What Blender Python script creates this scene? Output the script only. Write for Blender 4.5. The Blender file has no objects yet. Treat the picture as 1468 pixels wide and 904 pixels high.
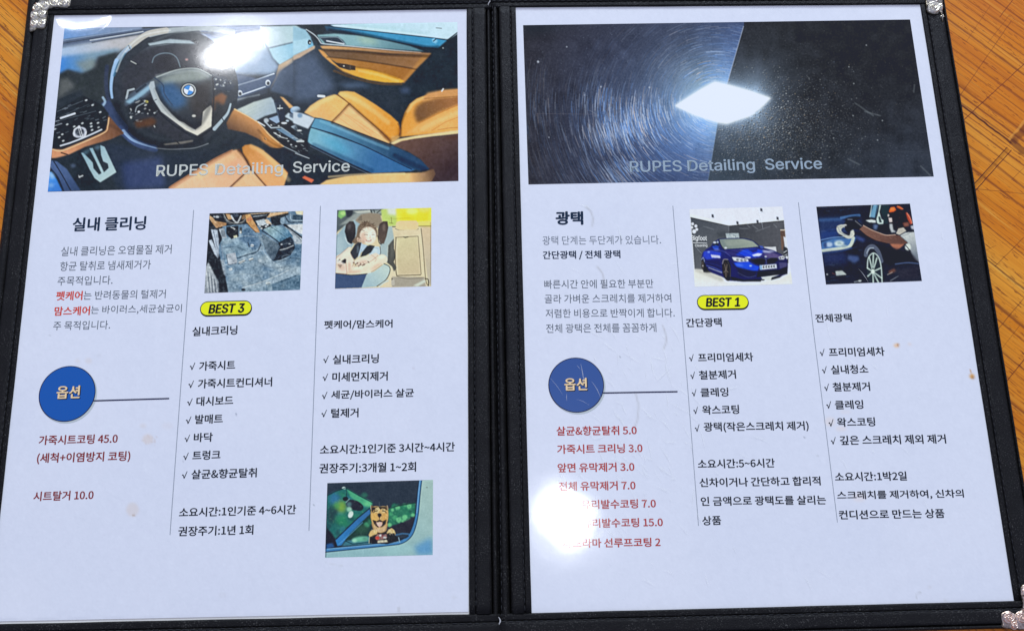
import bpy, bmesh, math, random
import numpy as np
from mathutils import Matrix, Vector

random.seed(7)
RNG = np.random.default_rng(11)
SC = bpy.context.scene
COL = SC.collection

# ------------------------------------------------------------------ camera, world, lamps, exposure
F_PX, CAM_H, PITCH, ROLL = 1351.05, 0.4258, 0.2556, 0.0203      # fitted to the two A4 sheets
PW, PH = 1468.0, 904.0
_cp, _sp, _cr, _sr = math.cos(PITCH), math.sin(PITCH), math.cos(ROLL), math.sin(ROLL)
RCAM = np.array([[1, 0, 0], [0, _cp, -_sp], [0, _sp, _cp]]) @ np.array([[_cr, -_sr, 0], [_sr, _cr, 0], [0, 0, 1]])
CAM = np.array([0.0, 0.0, CAM_H])


def G(x, y, z=0.0):
    """Measured photo coordinates -> the point of the plane at height z (metres)."""
    x = np.asarray(x, float); y = np.asarray(y, float)
    d = np.stack([(x - PW / 2) / F_PX, -(y - PH / 2) / F_PX, -np.ones_like(x)], -1) @ RCAM.T
    t = (z - CAM_H) / d[..., 2]
    return CAM + d * t[..., None]


def unG(P):
    q = (np.asarray(P, float) - CAM) @ RCAM
    return PW / 2 + F_PX * q[..., 0] / -q[..., 2], PH / 2 - F_PX * q[..., 1] / -q[..., 2]


cam = bpy.data.cameras.new('camera')
cam.sensor_width = 36.0
cam.lens = F_PX / PW * 36.0
cam.clip_start = 0.01
cam.clip_end = 50
co = bpy.data.objects.new('camera', cam)
M = Matrix([list(RCAM[i]) + [CAM[i]] for i in range(3)] + [[0, 0, 0, 1]])
co.matrix_world = M
COL.objects.link(co)
SC.camera = co

SC.view_settings.view_transform = 'Standard'
SC.view_settings.look = 'None'
SC.view_settings.exposure = 0.0
SC.view_settings.gamma = 1.0

w = bpy.data.worlds.new('World')
SC.world = w
w.use_nodes = True
bg = w.node_tree.nodes['Background']
bg.inputs['Color'].default_value = (0.59, 0.655, 1.01, 1)
bg.inputs['Strength'].default_value = 0.615


def lamp(name, px, py, z, size, power, color):
    """A ceiling lamp where its mirror image in the film shows in the photograph."""
    P = G(px, py)
    d = P - CAM
    d[2] = -d[2]
    d /= np.linalg.norm(d)
    pos = P + d * (z / d[2])
    L = bpy.data.lights.new(name, 'AREA')
    L.shape = 'ELLIPSE'
    L.size, L.size_y = size
    L.energy = power
    L.color = color
    o = bpy.data.objects.new(name, L)
    o.location = pos
    o.rotation_euler = Vector(-d).to_track_quat('-Z', 'Y').to_euler()
    COL.objects.link(o)
    return o


LAMP1 = lamp('ceiling_lamp', 334, 69, 1.35, (0.142, 0.034), 1.7, (0.92, 0.95, 1.0))
lamp('ceiling_lamp', 808, 742, 1.35, (0.104, 0.090), 1.35, (0.92, 0.95, 1.0))
# added broad fill light, unseen, brightening the sheets toward the top
L = bpy.data.lights.new('added_fill_light', 'AREA')
L.shape = 'RECTANGLE'; L.size = 1.2; L.size_y = 1.0; L.energy = 97; L.color = (0.74, 0.84, 1.0)
o = bpy.data.objects.new('added_fill_light', L)
o.location = (0.5, 2.9, 1.5)
o.rotation_euler = Vector((-0.5, -2.7, -1.5)).to_track_quat('-Z', 'Y').to_euler()
COL.objects.link(o)

SC.cycles.use_denoising = True
SC.cycles.max_bounces = 6

# ------------------------------------------------------------------ colour helpers
WB = np.array([0.80 / 0.62, 0.80 / 0.67, 0.80 / 0.93])       # the cool light of the room, divided out


def lin(c):
    c = np.asarray(c, float) / 255.0
    return np.where(c <= 0.04045, c / 12.92, ((c + 0.055) / 1.055) ** 2.4)


SHEEN = np.array([0.018, 0.020, 0.030])                        # what the film itself mirrors of the pale room


def base(c):
    return np.clip((lin(c) - SHEEN * (1 - lin(c))) * WB, 0.002, 0.95)


# ------------------------------------------------------------------ materials
def new_mat(name):
    m = bpy.data.materials.new(name)
    m.use_nodes = True
    return m, m.node_tree.nodes, m.node_tree.links, m.node_tree.nodes['Principled BSDF']


def film_group():
    """Surface relief of the clear film: slow waves, plus the lifted corner at the top left."""
    g = bpy.data.node_groups.new('film_relief', 'ShaderNodeTree')
    g.interface.new_socket('Normal', in_out='OUTPUT', socket_type='NodeSocketVector')
    N, K = g.nodes, g.links
    out = N.new('NodeGroupOutput')
    geo = N.new('ShaderNodeNewGeometry')
    n1 = N.new('ShaderNodeTexNoise'); n1.inputs['Scale'].default_value = 28; n1.inputs['Detail'].default_value = 2
    n2 = N.new('ShaderNodeTexNoise'); n2.inputs['Scale'].default_value = 420; n2.inputs['Detail'].default_value = 2
    K.new(geo.outputs['Position'], n1.inputs['Vector']); K.new(geo.outputs['Position'], n2.inputs['Vector'])
    mul = N.new('ShaderNodeMath'); mul.operation = 'MULTIPLY'; mul.inputs[1].default_value = 0.00015
    K.new(n1.outputs['Fac'], mul.inputs[0])
    mul2 = N.new('ShaderNodeMath'); mul2.operation = 'MULTIPLY_ADD'; mul2.inputs[1].default_value = 0.000005
    K.new(n2.outputs['Fac'], mul2.inputs[0]); K.new(mul.outputs[0], mul2.inputs[2])
    b = N.new('ShaderNodeBump'); b.inputs['Strength'].default_value = 1.0; b.inputs['Distance'].default_value = 1.0
    K.new(mul2.outputs[0], b.inputs['Height'])

    # the film has let go of the sheet at the top left corner and curls up there
    def m_(op, x, y=None, z=None, clamp=False):
        n = N.new('ShaderNodeMath'); n.operation = op; n.use_clamp = clamp
        for i_, s in enumerate((x, y, z)):
            if isinstance(s, (int, float)):
                n.inputs[i_].default_value = s
            elif s is not None:
                K.new(s, n.inputs[i_])
        return n.outputs[0]
    p0 = G(119, 37.5)
    Lp = np.array(LAMP1.location)
    hv = (CAM - p0) / np.linalg.norm(CAM - p0) + (Lp - p0) / np.linalg.norm(Lp - p0)
    hv = hv / hv[2]
    e1, e2 = G(84, 28), G(164, 24)
    mid = (e1 + e2) / 2
    ax = (e2 - e1)[:2]; half = np.linalg.norm(ax) / 2; ax = ax / np.linalg.norm(ax)
    sag = float((mid - p0)[:2] @ np.array([-ax[1], ax[0]]))
    sp = N.new('ShaderNodeSeparateXYZ'); K.new(geo.outputs['Position'], sp.inputs[0])
    dx, dy = m_('SUBTRACT', sp.outputs[0], float(p0[0])), m_('SUBTRACT', sp.outputs[1], float(p0[1]))
    al = m_('ADD', m_('MULTIPLY', dx, float(ax[0])), m_('MULTIPLY', dy, float(ax[1])))
    ac = m_('ADD', m_('MULTIPLY', dx, float(-ax[1])), m_('MULTIPLY', dy, float(ax[0])))
    off = m_('SUBTRACT', ac, m_('MULTIPLY', m_('MULTIPLY', al, al), float(sag / half ** 2)))
    msk = m_('MULTIPLY', m_('SUBTRACT', 1.15, m_('DIVIDE', m_('ABSOLUTE', al), float(half)), clamp=True), m_('SUBTRACT', 1.0, m_('DIVIDE', m_('ABSOLUTE', off), 0.0065), clamp=True))
    msk = m_('MULTIPLY', m_('MULTIPLY', msk, 5.0, clamp=True), 1.0, clamp=True)
    ty = m_('MULTIPLY_ADD', off, 6.0, float(hv[1]))
    cv = N.new('ShaderNodeCombineXYZ'); cv.inputs[0].default_value = float(hv[0]); K.new(ty, cv.inputs[1])
    sc = N.new('ShaderNodeVectorMath'); sc.operation = 'SCALE'; K.new(cv.outputs[0], sc.inputs[0]); K.new(msk, sc.inputs['Scale'])
    ad = N.new('ShaderNodeVectorMath'); ad.operation = 'ADD'; K.new(b.outputs['Normal'], ad.inputs[0]); K.new(sc.outputs[0], ad.inputs[1])
    nn = N.new('ShaderNodeVectorMath'); nn.operation = 'NORMALIZE'; K.new(ad.outputs[0], nn.inputs[0])
    K.new(nn.outputs[0], out.inputs['Normal'])
    return g


FILM = film_group()


def print_mat(name, rgb=None, attr=None, alpha=1.0, rough=0.25, spec=0.13):
    m, N, K, p = new_mat(name)
    if attr:
        a = N.new('ShaderNodeAttribute'); a.attribute_name = attr
        K.new(a.outputs['Color'], p.inputs['Base Color'])
    else:
        p.inputs['Base Color'].default_value = (*base(rgb), 1)
    p.inputs['Roughness'].default_value = rough
    p.inputs['Specular IOR Level'].default_value = spec
    p.inputs['Coat Weight'].default_value = 1.0
    p.inputs['Coat Roughness'].default_value = 0.085
    p.inputs['Coat IOR'].default_value = 1.41
    f = N.new('ShaderNodeGroup'); f.node_tree = FILM
    K.new(f.outputs['Normal'], p.inputs['Coat Normal'])
    p.inputs['Alpha'].default_value = alpha
    return m


# ------------------------------------------------------------------ object helpers
def link(name, mesh, mat=None, parent=None):
    o = bpy.data.objects.new(name, mesh)
    COL.objects.link(o)
    if mat is not None:
        for mm in (mat if isinstance(mat, (list, tuple)) else [mat]):
            mesh.materials.append(mm)
    if parent is not None:
        o.parent = parent
        o.matrix_parent_inverse = parent.matrix_world.inverted()
    return o


def tag(o, label=None, cat=None, group=None, kind=None):
    for k, v in (('label', label), ('category', cat), ('group', group), ('kind', kind)):
        if v:
            o[k] = v
    return o


def mesh_from(name, V, Fc, smooth=False):
    me = bpy.data.meshes.new(name)
    me.from_pydata([tuple(v) for v in V], [], [tuple(f) for f in Fc])
    if smooth:
        me.polygons.foreach_set('use_smooth', [True] * len(me.polygons))
    me.update()
    return me


def grid_mesh(name, P, smooth=True):
    """P: (rows, cols, 3) points -> quad sheet, built without Python loops."""
    r, c = P.shape[:2]
    me = bpy.data.meshes.new(name)
    i = np.arange(r * c).reshape(r, c)
    q = np.stack([i[:-1, :-1], i[1:, :-1], i[1:, 1:], i[:-1, 1:]], -1).reshape(-1, 4)
    me.vertices.add(r * c)
    me.vertices.foreach_set('co', P.reshape(-1).astype(np.float32))
    me.loops.add(q.size)
    me.loops.foreach_set('vertex_index', q.reshape(-1).astype(np.int32))
    me.polygons.add(len(q))
    me.polygons.foreach_set('loop_start', (np.arange(len(q)) * 4).astype(np.int32))
    me.polygons.foreach_set('use_smooth', np.full(len(q), smooth))
    me.update(calc_edges=True)
    return me


def colour_verts(me, rgb):
    a = me.color_attributes.new('ink', 'FLOAT_COLOR', 'POINT')
    c = np.ones((len(rgb), 4), np.float32)
    c[:, :3] = rgb
    a.data.foreach_set('color', c.reshape(-1))


def bilerp(q, n, m):
    """q: TL TR BR BL world points -> (n, m, 3) grid, projectively correct because q is planar in world space."""
    u = np.linspace(0, 1, m)[None, :, None]; v = np.linspace(0, 1, n)[:, None, None]
    q = [np.asarray(p, float) for p in q]
    return (1 - v) * ((1 - u) * q[0] + u * q[1]) + v * ((1 - u) * q[3] + u * q[2])


# ------------------------------------------------------------------ a small ink painter for the printed pictures
def curve(pts, n=8, closed=True):
    P = np.asarray(pts, float)
    k = len(P)
    if k < 3:
        return P
    out = []
    rng_ = range(k) if closed else range(k - 1)
    t = np.linspace(0, 1, n, endpoint=False)[:, None]
    for i in rng_:
        if closed:
            p0, p1, p2, p3 = P[i - 1], P[i], P[(i + 1) % k], P[(i + 2) % k]
        else:
            p0, p1, p2, p3 = P[max(i - 1, 0)], P[i], P[i + 1], P[min(i + 2, k - 1)]
        out.append(0.5 * ((2 * p1) + (-p0 + p2) * t + (2 * p0 - 5 * p1 + 4 * p2 - p3) * t ** 2 + (-p0 + 3 * p1 - 3 * p2 + p3) * t ** 3))
    if not closed:
        out.append(P[-1:])
    return np.concatenate(out)


def boxblur(a, r, axis):
    if r < 1:
        return a
    pad = [(0, 0)] * a.ndim
    pad[axis] = (r + 1, r)
    c = np.cumsum(np.pad(a, pad, mode='edge'), axis=axis, dtype=np.float64)
    n = a.shape[axis]
    hi = np.take(c, np.arange(2 * r + 1, 2 * r + 1 + n), axis)
    lo = np.take(c, np.arange(0, n), axis)
    return ((hi - lo) / (2 * r + 1)).astype(np.float32)


def gblur(a, s):
    r = int(round(s * 0.9))
    if s > 0.3 and r < 1:
        r = 1
    for _ in range(2):
        a = boxblur(boxblur(a, r, 0), r, 1)
    return a


class Ink:
    S = 3.0

    def __init__(s, x0, y0, x1, y1, col):
        s.S = Ink.S
        s.bl = 1.0
        s.x0, s.y0 = x0, y0
        s.w, s.h = int((x1 - x0) * s.S) + 1, int((y1 - y0) * s.S) + 1
        s.a = np.empty((s.h, s.w, 3), np.float32)
        s.a[:] = col
        s.clip = None
        s.at(0, 0, 1)

    def at(s, ox, oy, k):
        s.ox, s.oy, s.k = ox, oy, k
        return s

    def _p(s, pts):
        P = np.asarray(pts, float) / s.k + (s.ox, s.oy)
        return (P - (s.x0, s.y0)) * s.S

    def _box(s, lo, hi):
        x0, y0 = max(int(lo[0]), 0), max(int(lo[1]), 0)
        x1, y1 = min(int(hi[0]) + 2, s.w), min(int(hi[1]) + 2, s.h)
        return (x0, y0, x1, y1) if x1 > x0 and y1 > y0 else None

    def _put(s, box, m, col, col2=None, g0=None, g1=None):
        x0, y0, x1, y1 = box
        if s.clip is not None:
            m = m * s.clip[y0:y1, x0:x1]
        c = np.asarray(col, np.float32)
        if col2 is not None:
            a, b = s._p([g0])[0], s._p([g1])[0]
            d = b - a
            X = np.arange(x0, x1)[None, :] - a[0]; Y = np.arange(y0, y1)[:, None] - a[1]
            t = np.clip((X * d[0] + Y * d[1]) / (d @ d), 0, 1)[..., None]
            c = c * (1 - t) + np.asarray(col2, np.float32) * t
        v = s.a[y0:y1, x0:x1]
        v += (c - v) * m[..., None]

    def mask(s, P, b):
        pad = 3 * b + 2
        box = s._box(P.min(0) - pad, P.max(0) + pad)
        if box is None:
            return None, None
        x0, y0, x1, y1 = box
        X = np.arange(x0, x1)[None, :] + 0.0; Y = np.arange(y0, y1)[:, None] + 0.0
        m = np.zeros((y1 - y0, x1 - x0), bool)
        Q = np.roll(P, -1, 0)
        for (ax, ay), (bx, by) in zip(P, Q):
            if ay == by:
                continue
            c = (ay > Y) != (by > Y)
            xi = (bx - ax) * (Y - ay) / (by - ay) + ax
            m ^= c & (X < xi)
        m = m.astype(np.float32)
        if b > 0.3:
            m = gblur(m, b)
        return box, m

    def fill(s, pts, col, blur=0.0, alpha=1.0, sm=False, to=None, g=None):
        P = s._p(pts)
        if sm:
            P = curve(P)
        box, m = s.mask(P, blur * s.S * s.bl)
        if box is None:
            return
        s._put(box, m * alpha, col, to, *(g or (None, None)))

    def ell(s, cx, cy, rx, ry, col, ang=0, blur=0.0, alpha=1.0, **kw):
        t = np.linspace(0, 2 * math.pi, 40, endpoint=False)
        c, n = math.cos(ang), math.sin(ang)
        x, y = rx * np.cos(t), ry * np.sin(t)
        s.fill(np.stack([cx + c * x - n * y, cy + n * x + c * y], 1), col, blur, alpha, **kw)

    def line(s, pts, wd, col, alpha=1.0, sm=False, blur=0.0, w2=None):
        P = s._p(pts)
        if sm and len(P) > 2:
            P = curve(P, closed=False)
        if s.bl < .6:
            alpha *= .85; blur = max(blur, .4)
        wd = wd / s.k * s.S
        w2 = wd if w2 is None else w2 / s.k * s.S
        n = len(P)
        soft = max(0.7, blur * s.S * s.bl)
        pad = max(wd, w2) + 3 * soft
        box = s._box(P.min(0) - pad, P.max(0) + pad)
        if box is None:
            return
        x0, y0, x1, y1 = box
        X = np.arange(x0, x1)[None, :] + 0.0; Y = np.arange(y0, y1)[:, None] + 0.0
        m = np.zeros((y1 - y0, x1 - x0), np.float32)
        for i in range(n - 1):
            a, b = P[i], P[i + 1]
            d = b - a
            L2 = d @ d
            if L2 == 0:
                continue
            t = np.clip(((X - a[0]) * d[0] + (Y - a[1]) * d[1]) / L2, 0, 1)
            D = np.hypot(X - a[0] - t * d[0], Y - a[1] - t * d[1])
            ww = wd + (w2 - wd) * (i + t) / (n - 1)
            m = np.maximum(m, np.clip((ww / 2 - D) / soft + 0.5, 0, 1))
        s._put(box, m * alpha, col)

    def noise(s, amp, cell, col=(1, 1, 1)):
        """soft mottling with a cell of so many photo pixels"""
        c = cell * s.S
        gh, gw = int(s.h / c) + 3, int(s.w / c) + 3
        g = RNG.standard_normal((gh, gw))
        y = np.arange(s.h) / c + .5; x = np.arange(s.w) / c + .5
        iy, ix = y.astype(int), x.astype(int)
        ty, tx = (y - iy)[:, None], (x - ix)[None, :]
        ty = ty * ty * (3 - 2 * ty); tx = tx * tx * (3 - 2 * tx)
        n = (g[iy][:, ix] * (1 - tx) + g[iy][:, ix + 1] * tx) * (1 - ty) + (g[iy + 1][:, ix] * (1 - tx) + g[iy + 1][:, ix + 1] * tx) * ty
        n = n.astype(np.float32)
        n /= n.std() + 1e-6
        s.a += n[..., None] * amp * np.asarray(col, np.float32)

    def sample(s, x, y):
        fx = np.clip((x - s.x0) * s.S, 0, s.w - 1.001); fy = np.clip((y - s.y0) * s.S, 0, s.h - 1.001)
        ix, iy = fx.astype(int), fy.astype(int)
        tx, ty = (fx - ix)[..., None], (fy - iy)[..., None]
        a = s.b
        return (a[iy, ix] * (1 - tx) + a[iy, ix + 1] * tx) * (1 - ty) + (a[iy + 1, ix] * (1 - tx) + a[iy + 1, ix + 1] * tx) * ty

    def fur(s, pts, n, ln, ang, cols, wd=4, alpha=.6, spread=.5):
        """short hair or thread strokes scattered inside a polygon"""
        P = np.asarray(pts, float)
        lo, hi = P.min(0), P.max(0)
        Q = np.roll(P, -1, 0)
        for i in range(n):
            x, y = RNG.uniform(lo[0], hi[0]), RNG.uniform(lo[1], hi[1])
            c = False
            for (ax, ay), (bx, by) in zip(P, Q):
                if (ay > y) != (by > y) and x < (bx - ax) * (y - ay) / (by - ay) + ax:
                    c = not c
            if c:
                a = ang + RNG.normal(0, spread)
                s.line([(x, y), (x + ln * math.cos(a), y + ln * math.sin(a))], wd, cols[i % len(cols)], alpha * RNG.uniform(.4, 1), blur=.2)

    def finish(s, soft=0.45, sharp=0.0, rad=1.6):
        a = np.stack([gblur(s.a[..., i], soft * s.S) for i in range(3)], -1)
        if sharp:                                          # the printed photographs were sharpened hard
            big = np.stack([gblur(a[..., i], rad * s.S) for i in range(3)], -1)
            a = a + sharp * np.clip(a - big, -60, 60)
        s.b = np.clip(a, 0, 255)
        return s


# ------------------------------------------------------------------ the six printed pictures
def pic_cabin():
    k = Ink(60, 24, 664, 282, (44, 52, 63))
    k.bl = 0.7
    f, l, e = k.fill, k.line, k.ell
    # --- upper left: dashboard under the windscreen
    k.at(60, 15, 6.955)
    f([(100, 120), (1700, 120), (1700, 260), (1300, 330), (700, 640), (140, 900)], (60, 66, 76))
    f([(150, 170), (1000, 160), (1000, 205), (700, 235), (200, 300)], (112, 152, 212), 2, to=(132, 148, 180), g=((250, 240), (800, 200)))
    f([(150, 300), (600, 235), (1000, 185), (1391, 172), (1391, 200), (1000, 228), (520, 325), (150, 372)], (92, 106, 135), 1)
    l([(200, 330), (620, 262), (1000, 205), (1330, 180)], 14, (70, 80, 100), .8, blur=1)
    l([(210, 300), (600, 240), (900, 195)], 7, (165, 190, 225), .7, blur=.8)
    f([(150, 375), (420, 330), (620, 300), (1000, 235), (980, 300), (860, 370), (740, 420), (560, 440), (420, 470), (150, 500)], (168, 190, 224), 3, to=(186, 186, 196), g=((250, 420), (700, 340)))
    l([(500, 322), (620, 298), (1000, 235)], 10, (84, 92, 108), .9, blur=.6)
    l([(480, 300), (760, 255), (1010, 212)], 9, (215, 222, 235), .9, blur=.6)
    f([(150, 470), (420, 430), (740, 380), (800, 400), (700, 440), (560, 470), (520, 520), (500, 590), (400, 625), (250, 600), (140, 660)], (70, 132, 212), 4, to=(120, 150, 176), g=((210, 560), (480, 520)))
    f([(330, 520), (520, 480), (540, 560), (430, 620)], (128, 138, 138), 5, .7)
    f([(170, 640), (260, 590), (400, 640), (560, 560), (560, 470), (760, 410), (700, 560), (680, 904), (420, 904), (400, 790), (150, 880)], (50, 57, 64), 3)
    f([(180, 690), (260, 670), (330, 760), (165, 870)], (100, 104, 108), 4, .8)
    e(790, 660, 70, 60, (92, 98, 104), blur=5, alpha=.6)
    # --- dash behind the wheel and to the right of it
    k.at(240, 15, 6.955)
    f([(-100, 160), (420, 150), (560, 250), (700, 480), (640, 640), (300, 620), (-60, 640), (-250, 400)], (78, 86, 100), 6)
    f([(300, 160), (930, 150), (950, 280), (700, 330), (380, 300)], (150, 166, 205), 2)
    f([(335, 208), (420, 195), (600, 200), (915, 176), (945, 285), (480, 275), (350, 245)], (104, 122, 166), 2, to=(70, 88, 128), g=((400, 240), (880, 200)))
    l([(410, 215), (600, 215), (900, 178)], 7, (170, 185, 215), .9, blur=.5)
    l([(320, 200), (400, 270)], 9, (160, 170, 190), .8, blur=.5)
    f([(400, 300), (960, 270), (1060, 480), (1120, 560), (1060, 640), (600, 640), (380, 560)], (140, 158, 190), 5, to=(150, 172, 204), g=((400, 500), (1000, 500)))
    f([(925, 160), (1285, 152), (1400, 190), (1420, 270), (1280, 310), (1010, 378), (950, 300)], (196, 212, 232), 1.5, to=(176, 204, 214), g=((950, 280), (1300, 200)))
    l([(930, 165), (950, 280), (975, 370)], 6, (215, 225, 240), .9, blur=.5)
    f([(1010, 382), (1280, 318), (1440, 275), (1460, 360), (1391, 400), (1250, 470), (1120, 545), (1050, 470)], (180, 214, 236), 1, to=(120, 180, 214), g=((1080, 470), (1420, 320)))
    l([(1000, 376), (1280, 312), (1440, 268)], 5, (120, 140, 165), .9, blur=.4)
    f([(1110, 545), (1250, 470), (1391, 392), (1470, 350), (1470, 385), (1300, 490), (1150, 590), (1090, 690), (1020, 790), (1085, 640)], (206, 182, 158), .8, to=(120, 104, 92), g=((1200, 520), (1040, 800)))
    # under-dash background
    f([(1110, 610), (1391, 430), (1500, 370), (1560, 420), (1700, 600), (1700, 1000), (1350, 950), (1250, 880), (1020, 800)], (86, 102, 130), 3, to=(48, 58, 74), g=((1080, 600), (1480, 760)))
    # radio
    f([(590, 640), (640, 620), (900, 680), (1070, 628), (1085, 660), (1020, 770), (700, 890), (640, 800)], (74, 92, 124), 2)
    f([(640, 900), (700, 880), (1000, 775), (1000, 820), (720, 940), (560, 1040), (540, 1000)], (60, 70, 88), 1.5)
    l([(705, 747), (900, 690), (1062, 632)], 14, (205, 218, 236), 1, blur=.4)
    l([(715, 850), (840, 808), (975, 760)], 13, (198, 210, 228), 1, blur=.4)
    f([(705, 740), (1060, 640), (1030, 740), (730, 820)], (82, 98, 128), 1, .7)
    for cx, cy in ((722, 826), (1002, 722)):
        e(cx, cy, 26, 30, (205, 214, 226)); e(cx + 3, cy + 6, 15, 17, (40, 46, 58), blur=.5)
    l([(700, 890), (850, 860), (915, 845)], 20, (140, 150, 160), .8, blur=1.5)
    # --- the ring of the wheel
    k.at(0, 0, 3.116)
    for r, c, a in ((0, (46, 53, 64), 1),):
        t = np.linspace(0, 2 * math.pi, 60)
        ring = np.stack([776 + 262 * np.cos(t), 400 + 245 * np.sin(t)], 1)
        l(ring, 54, (50, 57, 68), .95, blur=1.0)
    f([(540, 330), (600, 250), (700, 200), (860, 190), (960, 230), (1010, 330), (1010, 420), (940, 600), (800, 640), (620, 560), (545, 450)], (54, 57, 68), 5, .92)
    f([(660, 195), (760, 175), (850, 182), (880, 200), (780, 195), (670, 208)], (166, 182, 196), .8)
    l([(668, 207), (740, 196), (875, 198)], 5, (60, 66, 76), .7, blur=.8)
    l([(680, 280), (690, 255), (720, 240), (760, 240), (790, 260), (805, 300)], 5, (112, 130, 146), .9, True, .5)
    f([(690, 285), (720, 248), (770, 248), (800, 300), (780, 320), (700, 310)], (48, 49, 58), 2, .7)
    l([(585, 274), (608, 286)], 5, (180, 184, 186), .9)
    e(834, 267, 7, 5, (190, 150, 150), blur=1)
    k.at(60, 15, 6.955)
    l([(1900, 215), (1700, 185), (1560, 175), (1391, 195), (1240, 205), (1080, 240)], 56, (168, 178, 188), .95, True, 1.2)
    l([(1240, 200), (1060, 235), (930, 320), (860, 375)], 58, (190, 188, 186), 1, True, 1.2)
    l([(870, 370), (790, 445), (735, 520)], 50, (158, 180, 208), .95, True, 1.4, w2=36)
    l([(745, 500), (715, 590), (697, 680), (690, 780), (700, 870)], 40, (156, 190, 232), .95, True, 1.4, w2=24)
    l([(650, 560), (640, 700), (655, 850), (700, 1000)], 40, (54, 64, 92), .8, True, 3)
    l([(830, 430), (760, 540), (720, 650)], 22, (62, 112, 150), .7, True, 2)
    l([(866, 352), (880, 385)], 8, (60, 62, 68), 1)
    l([(1700, 225), (1391, 222), (1250, 250), (1120, 310)], 24, (80, 88, 98), .6, True, 3)
    l([(1700, 240), (1850, 260), (1960, 330), (2020, 420)], 40, (90, 104, 130), .7, True, 3)
    # --- lower ring
    k.at(60, 140, 6.455)
    l([(600, 90), (660, 190), (740, 290)], 120, (58, 72, 108), .95, True, 3)
    l([(740, 290), (800, 360), (900, 430), (1040, 475)], 70, (66, 84, 130), .9, True, 3)
    l([(755, 310), (830, 385), (930, 430), (1060, 468)], 34, (146, 176, 222), .95, True, 1.2, w2=10)
    l([(1060, 468), (1180, 478), (1300, 475), (1420, 465), (1540, 425)], 9, (130, 136, 146), .85, True, 1)
    l([(565, 0), (585, 40), (560, 80)], 22, (160, 190, 220), .8, True, 2)
    # --- hub, spokes and trim
    k.at(0, 0, 3.116)
    f([(555, 470), (560, 435), (640, 380), (690, 350), (690, 400), (640, 440), (590, 475)], (78, 92, 112), 2)
    f([(560, 455), (600, 430), (660, 385), (690, 362), (692, 380), (640, 425), (580, 465)], (140, 176, 204), 1.6)
    l([(565, 440), (572, 405), (598, 398)], 9, (172, 184, 196), .95, blur=.5)
    l([(610, 410), (650, 380)], 10, (46, 56, 70), .9, blur=.6)
    f([(575, 470), (640, 440), (690, 440), (700, 520), (640, 510), (580, 510)], (38, 44, 54), 2)
    f([(600, 545), (680, 525), (700, 540), (690, 560), (610, 572)], (92, 62, 46), 3, .9)
    f([(940, 330), (1010, 345), (1050, 380), (1030, 410), (960, 400)], (52, 62, 80), 2)
    f([(945, 440), (990, 415), (1015, 430), (1000, 470), (950, 500)], (126, 86, 62), 2)
    f([(960, 450), (1020, 480), (1000, 560), (950, 580)], (50, 54, 62), 4)
    f([(665, 372), (690, 345), (790, 312), (880, 307), (945, 338), (951, 400), (946, 490), (915, 500), (880, 570), (830, 560), (760, 505), (700, 435)], (88, 98, 108), 1.0, to=(40, 45, 56), g=((820, 320), (860, 560)))
    f([(720, 350), (800, 322), (880, 312), (940, 345), (900, 360), (780, 370), (730, 380)], (146, 156, 156), 4, .85)
    f([(700, 380), (770, 370), (830, 420), (830, 470), (780, 490), (720, 440)], (58, 98, 148), 7, .85)
    f([(860, 380), (945, 360), (940, 480), (880, 540), (850, 480)], (56, 54, 58), 6, .9)
    l([(690, 348), (728, 380), (735, 420), (770, 470)], 5, (50, 66, 92), .8, True, .7)
    l([(700, 345), (790, 313), (880, 307), (945, 338)], 5, (178, 188, 190), .8, True, .7)
    f([(664, 385), (672, 366), (688, 362), (695, 400), (715, 450), (765, 507), (800, 540), (822, 548), (845, 565), (872, 580), (900, 560), (907, 500), (925, 482), (942, 470), (948, 485), (944, 565), (882, 606), (830, 582), (780, 545), (720, 500), (685, 445)], (172, 184, 196), .5, to=(216, 212, 204), g=((690, 420), (870, 580)))
    l([(690, 400), (720, 460), (770, 520), (830, 565), (870, 582)], 4, (230, 236, 240), .7, True, .6)
    l([(672, 440), (720, 510), (800, 575), (880, 612), (948, 575)], 8, (36, 42, 54), .8, True, .8)
    l([(950, 350), (955, 420), (950, 560)], 8, (40, 44, 52), .8, True, .8)
    e(866, 518, 9, 6, (190, 190, 190), blur=.4)
    # roundel
    e(843, 404, 37, 35, (52, 58, 68)); e(843, 404, 32, 30, (196, 202, 208)); e(843, 404, 27, 25.5, (58, 62, 70)); e(843, 403, 22, 21, (236, 240, 244))
    for q in ((math.pi, 1.5 * math.pi), (0, .5 * math.pi)):
        t = np.linspace(q[0] + .35, q[1] + .35, 12)
        f(np.concatenate([[(843, 403)], np.stack([843 + 22 * np.cos(t), 403 + 21 * np.sin(t)], 1)]), (70, 142, 222))
    # button clusters
    for (x, y, wd, hh, c) in ((585, 490, 5, 12, 170), (585, 525, 8, 10, 190), (615, 455, 22, 4, 165), (648, 452, 10, 6, 200), (650, 470, 12, 6, 185), (620, 500, 10, 8, 220), (648, 486, 10, 5, 150), (690, 505, 8, 5, 200), (660, 508, 6, 5, 200), (690, 565, 4, 10, 210), (668, 492, 6, 6, 150), (965, 355, 8, 6, 205), (985, 358, 5, 8, 185), (970, 378, 12, 6, 200), (998, 382, 5, 10, 180), (1005, 370, 6, 6, 160), (960, 398, 8, 5, 175), (1030, 372, 5, 5, 180)):
        e(x, y, wd * .6, hh * .6, (c, c + 4, c + 8), ang=-.4, blur=.25)
    l([(605, 500), (612, 478), (640, 462), (660, 455)], 5, (150, 160, 172), .9, True)
    e(655, 455, 8, 6, (176, 168, 96), blur=.6)
    # ring highlights at the lower right
    k.at(240, 140, 6.455)
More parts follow.
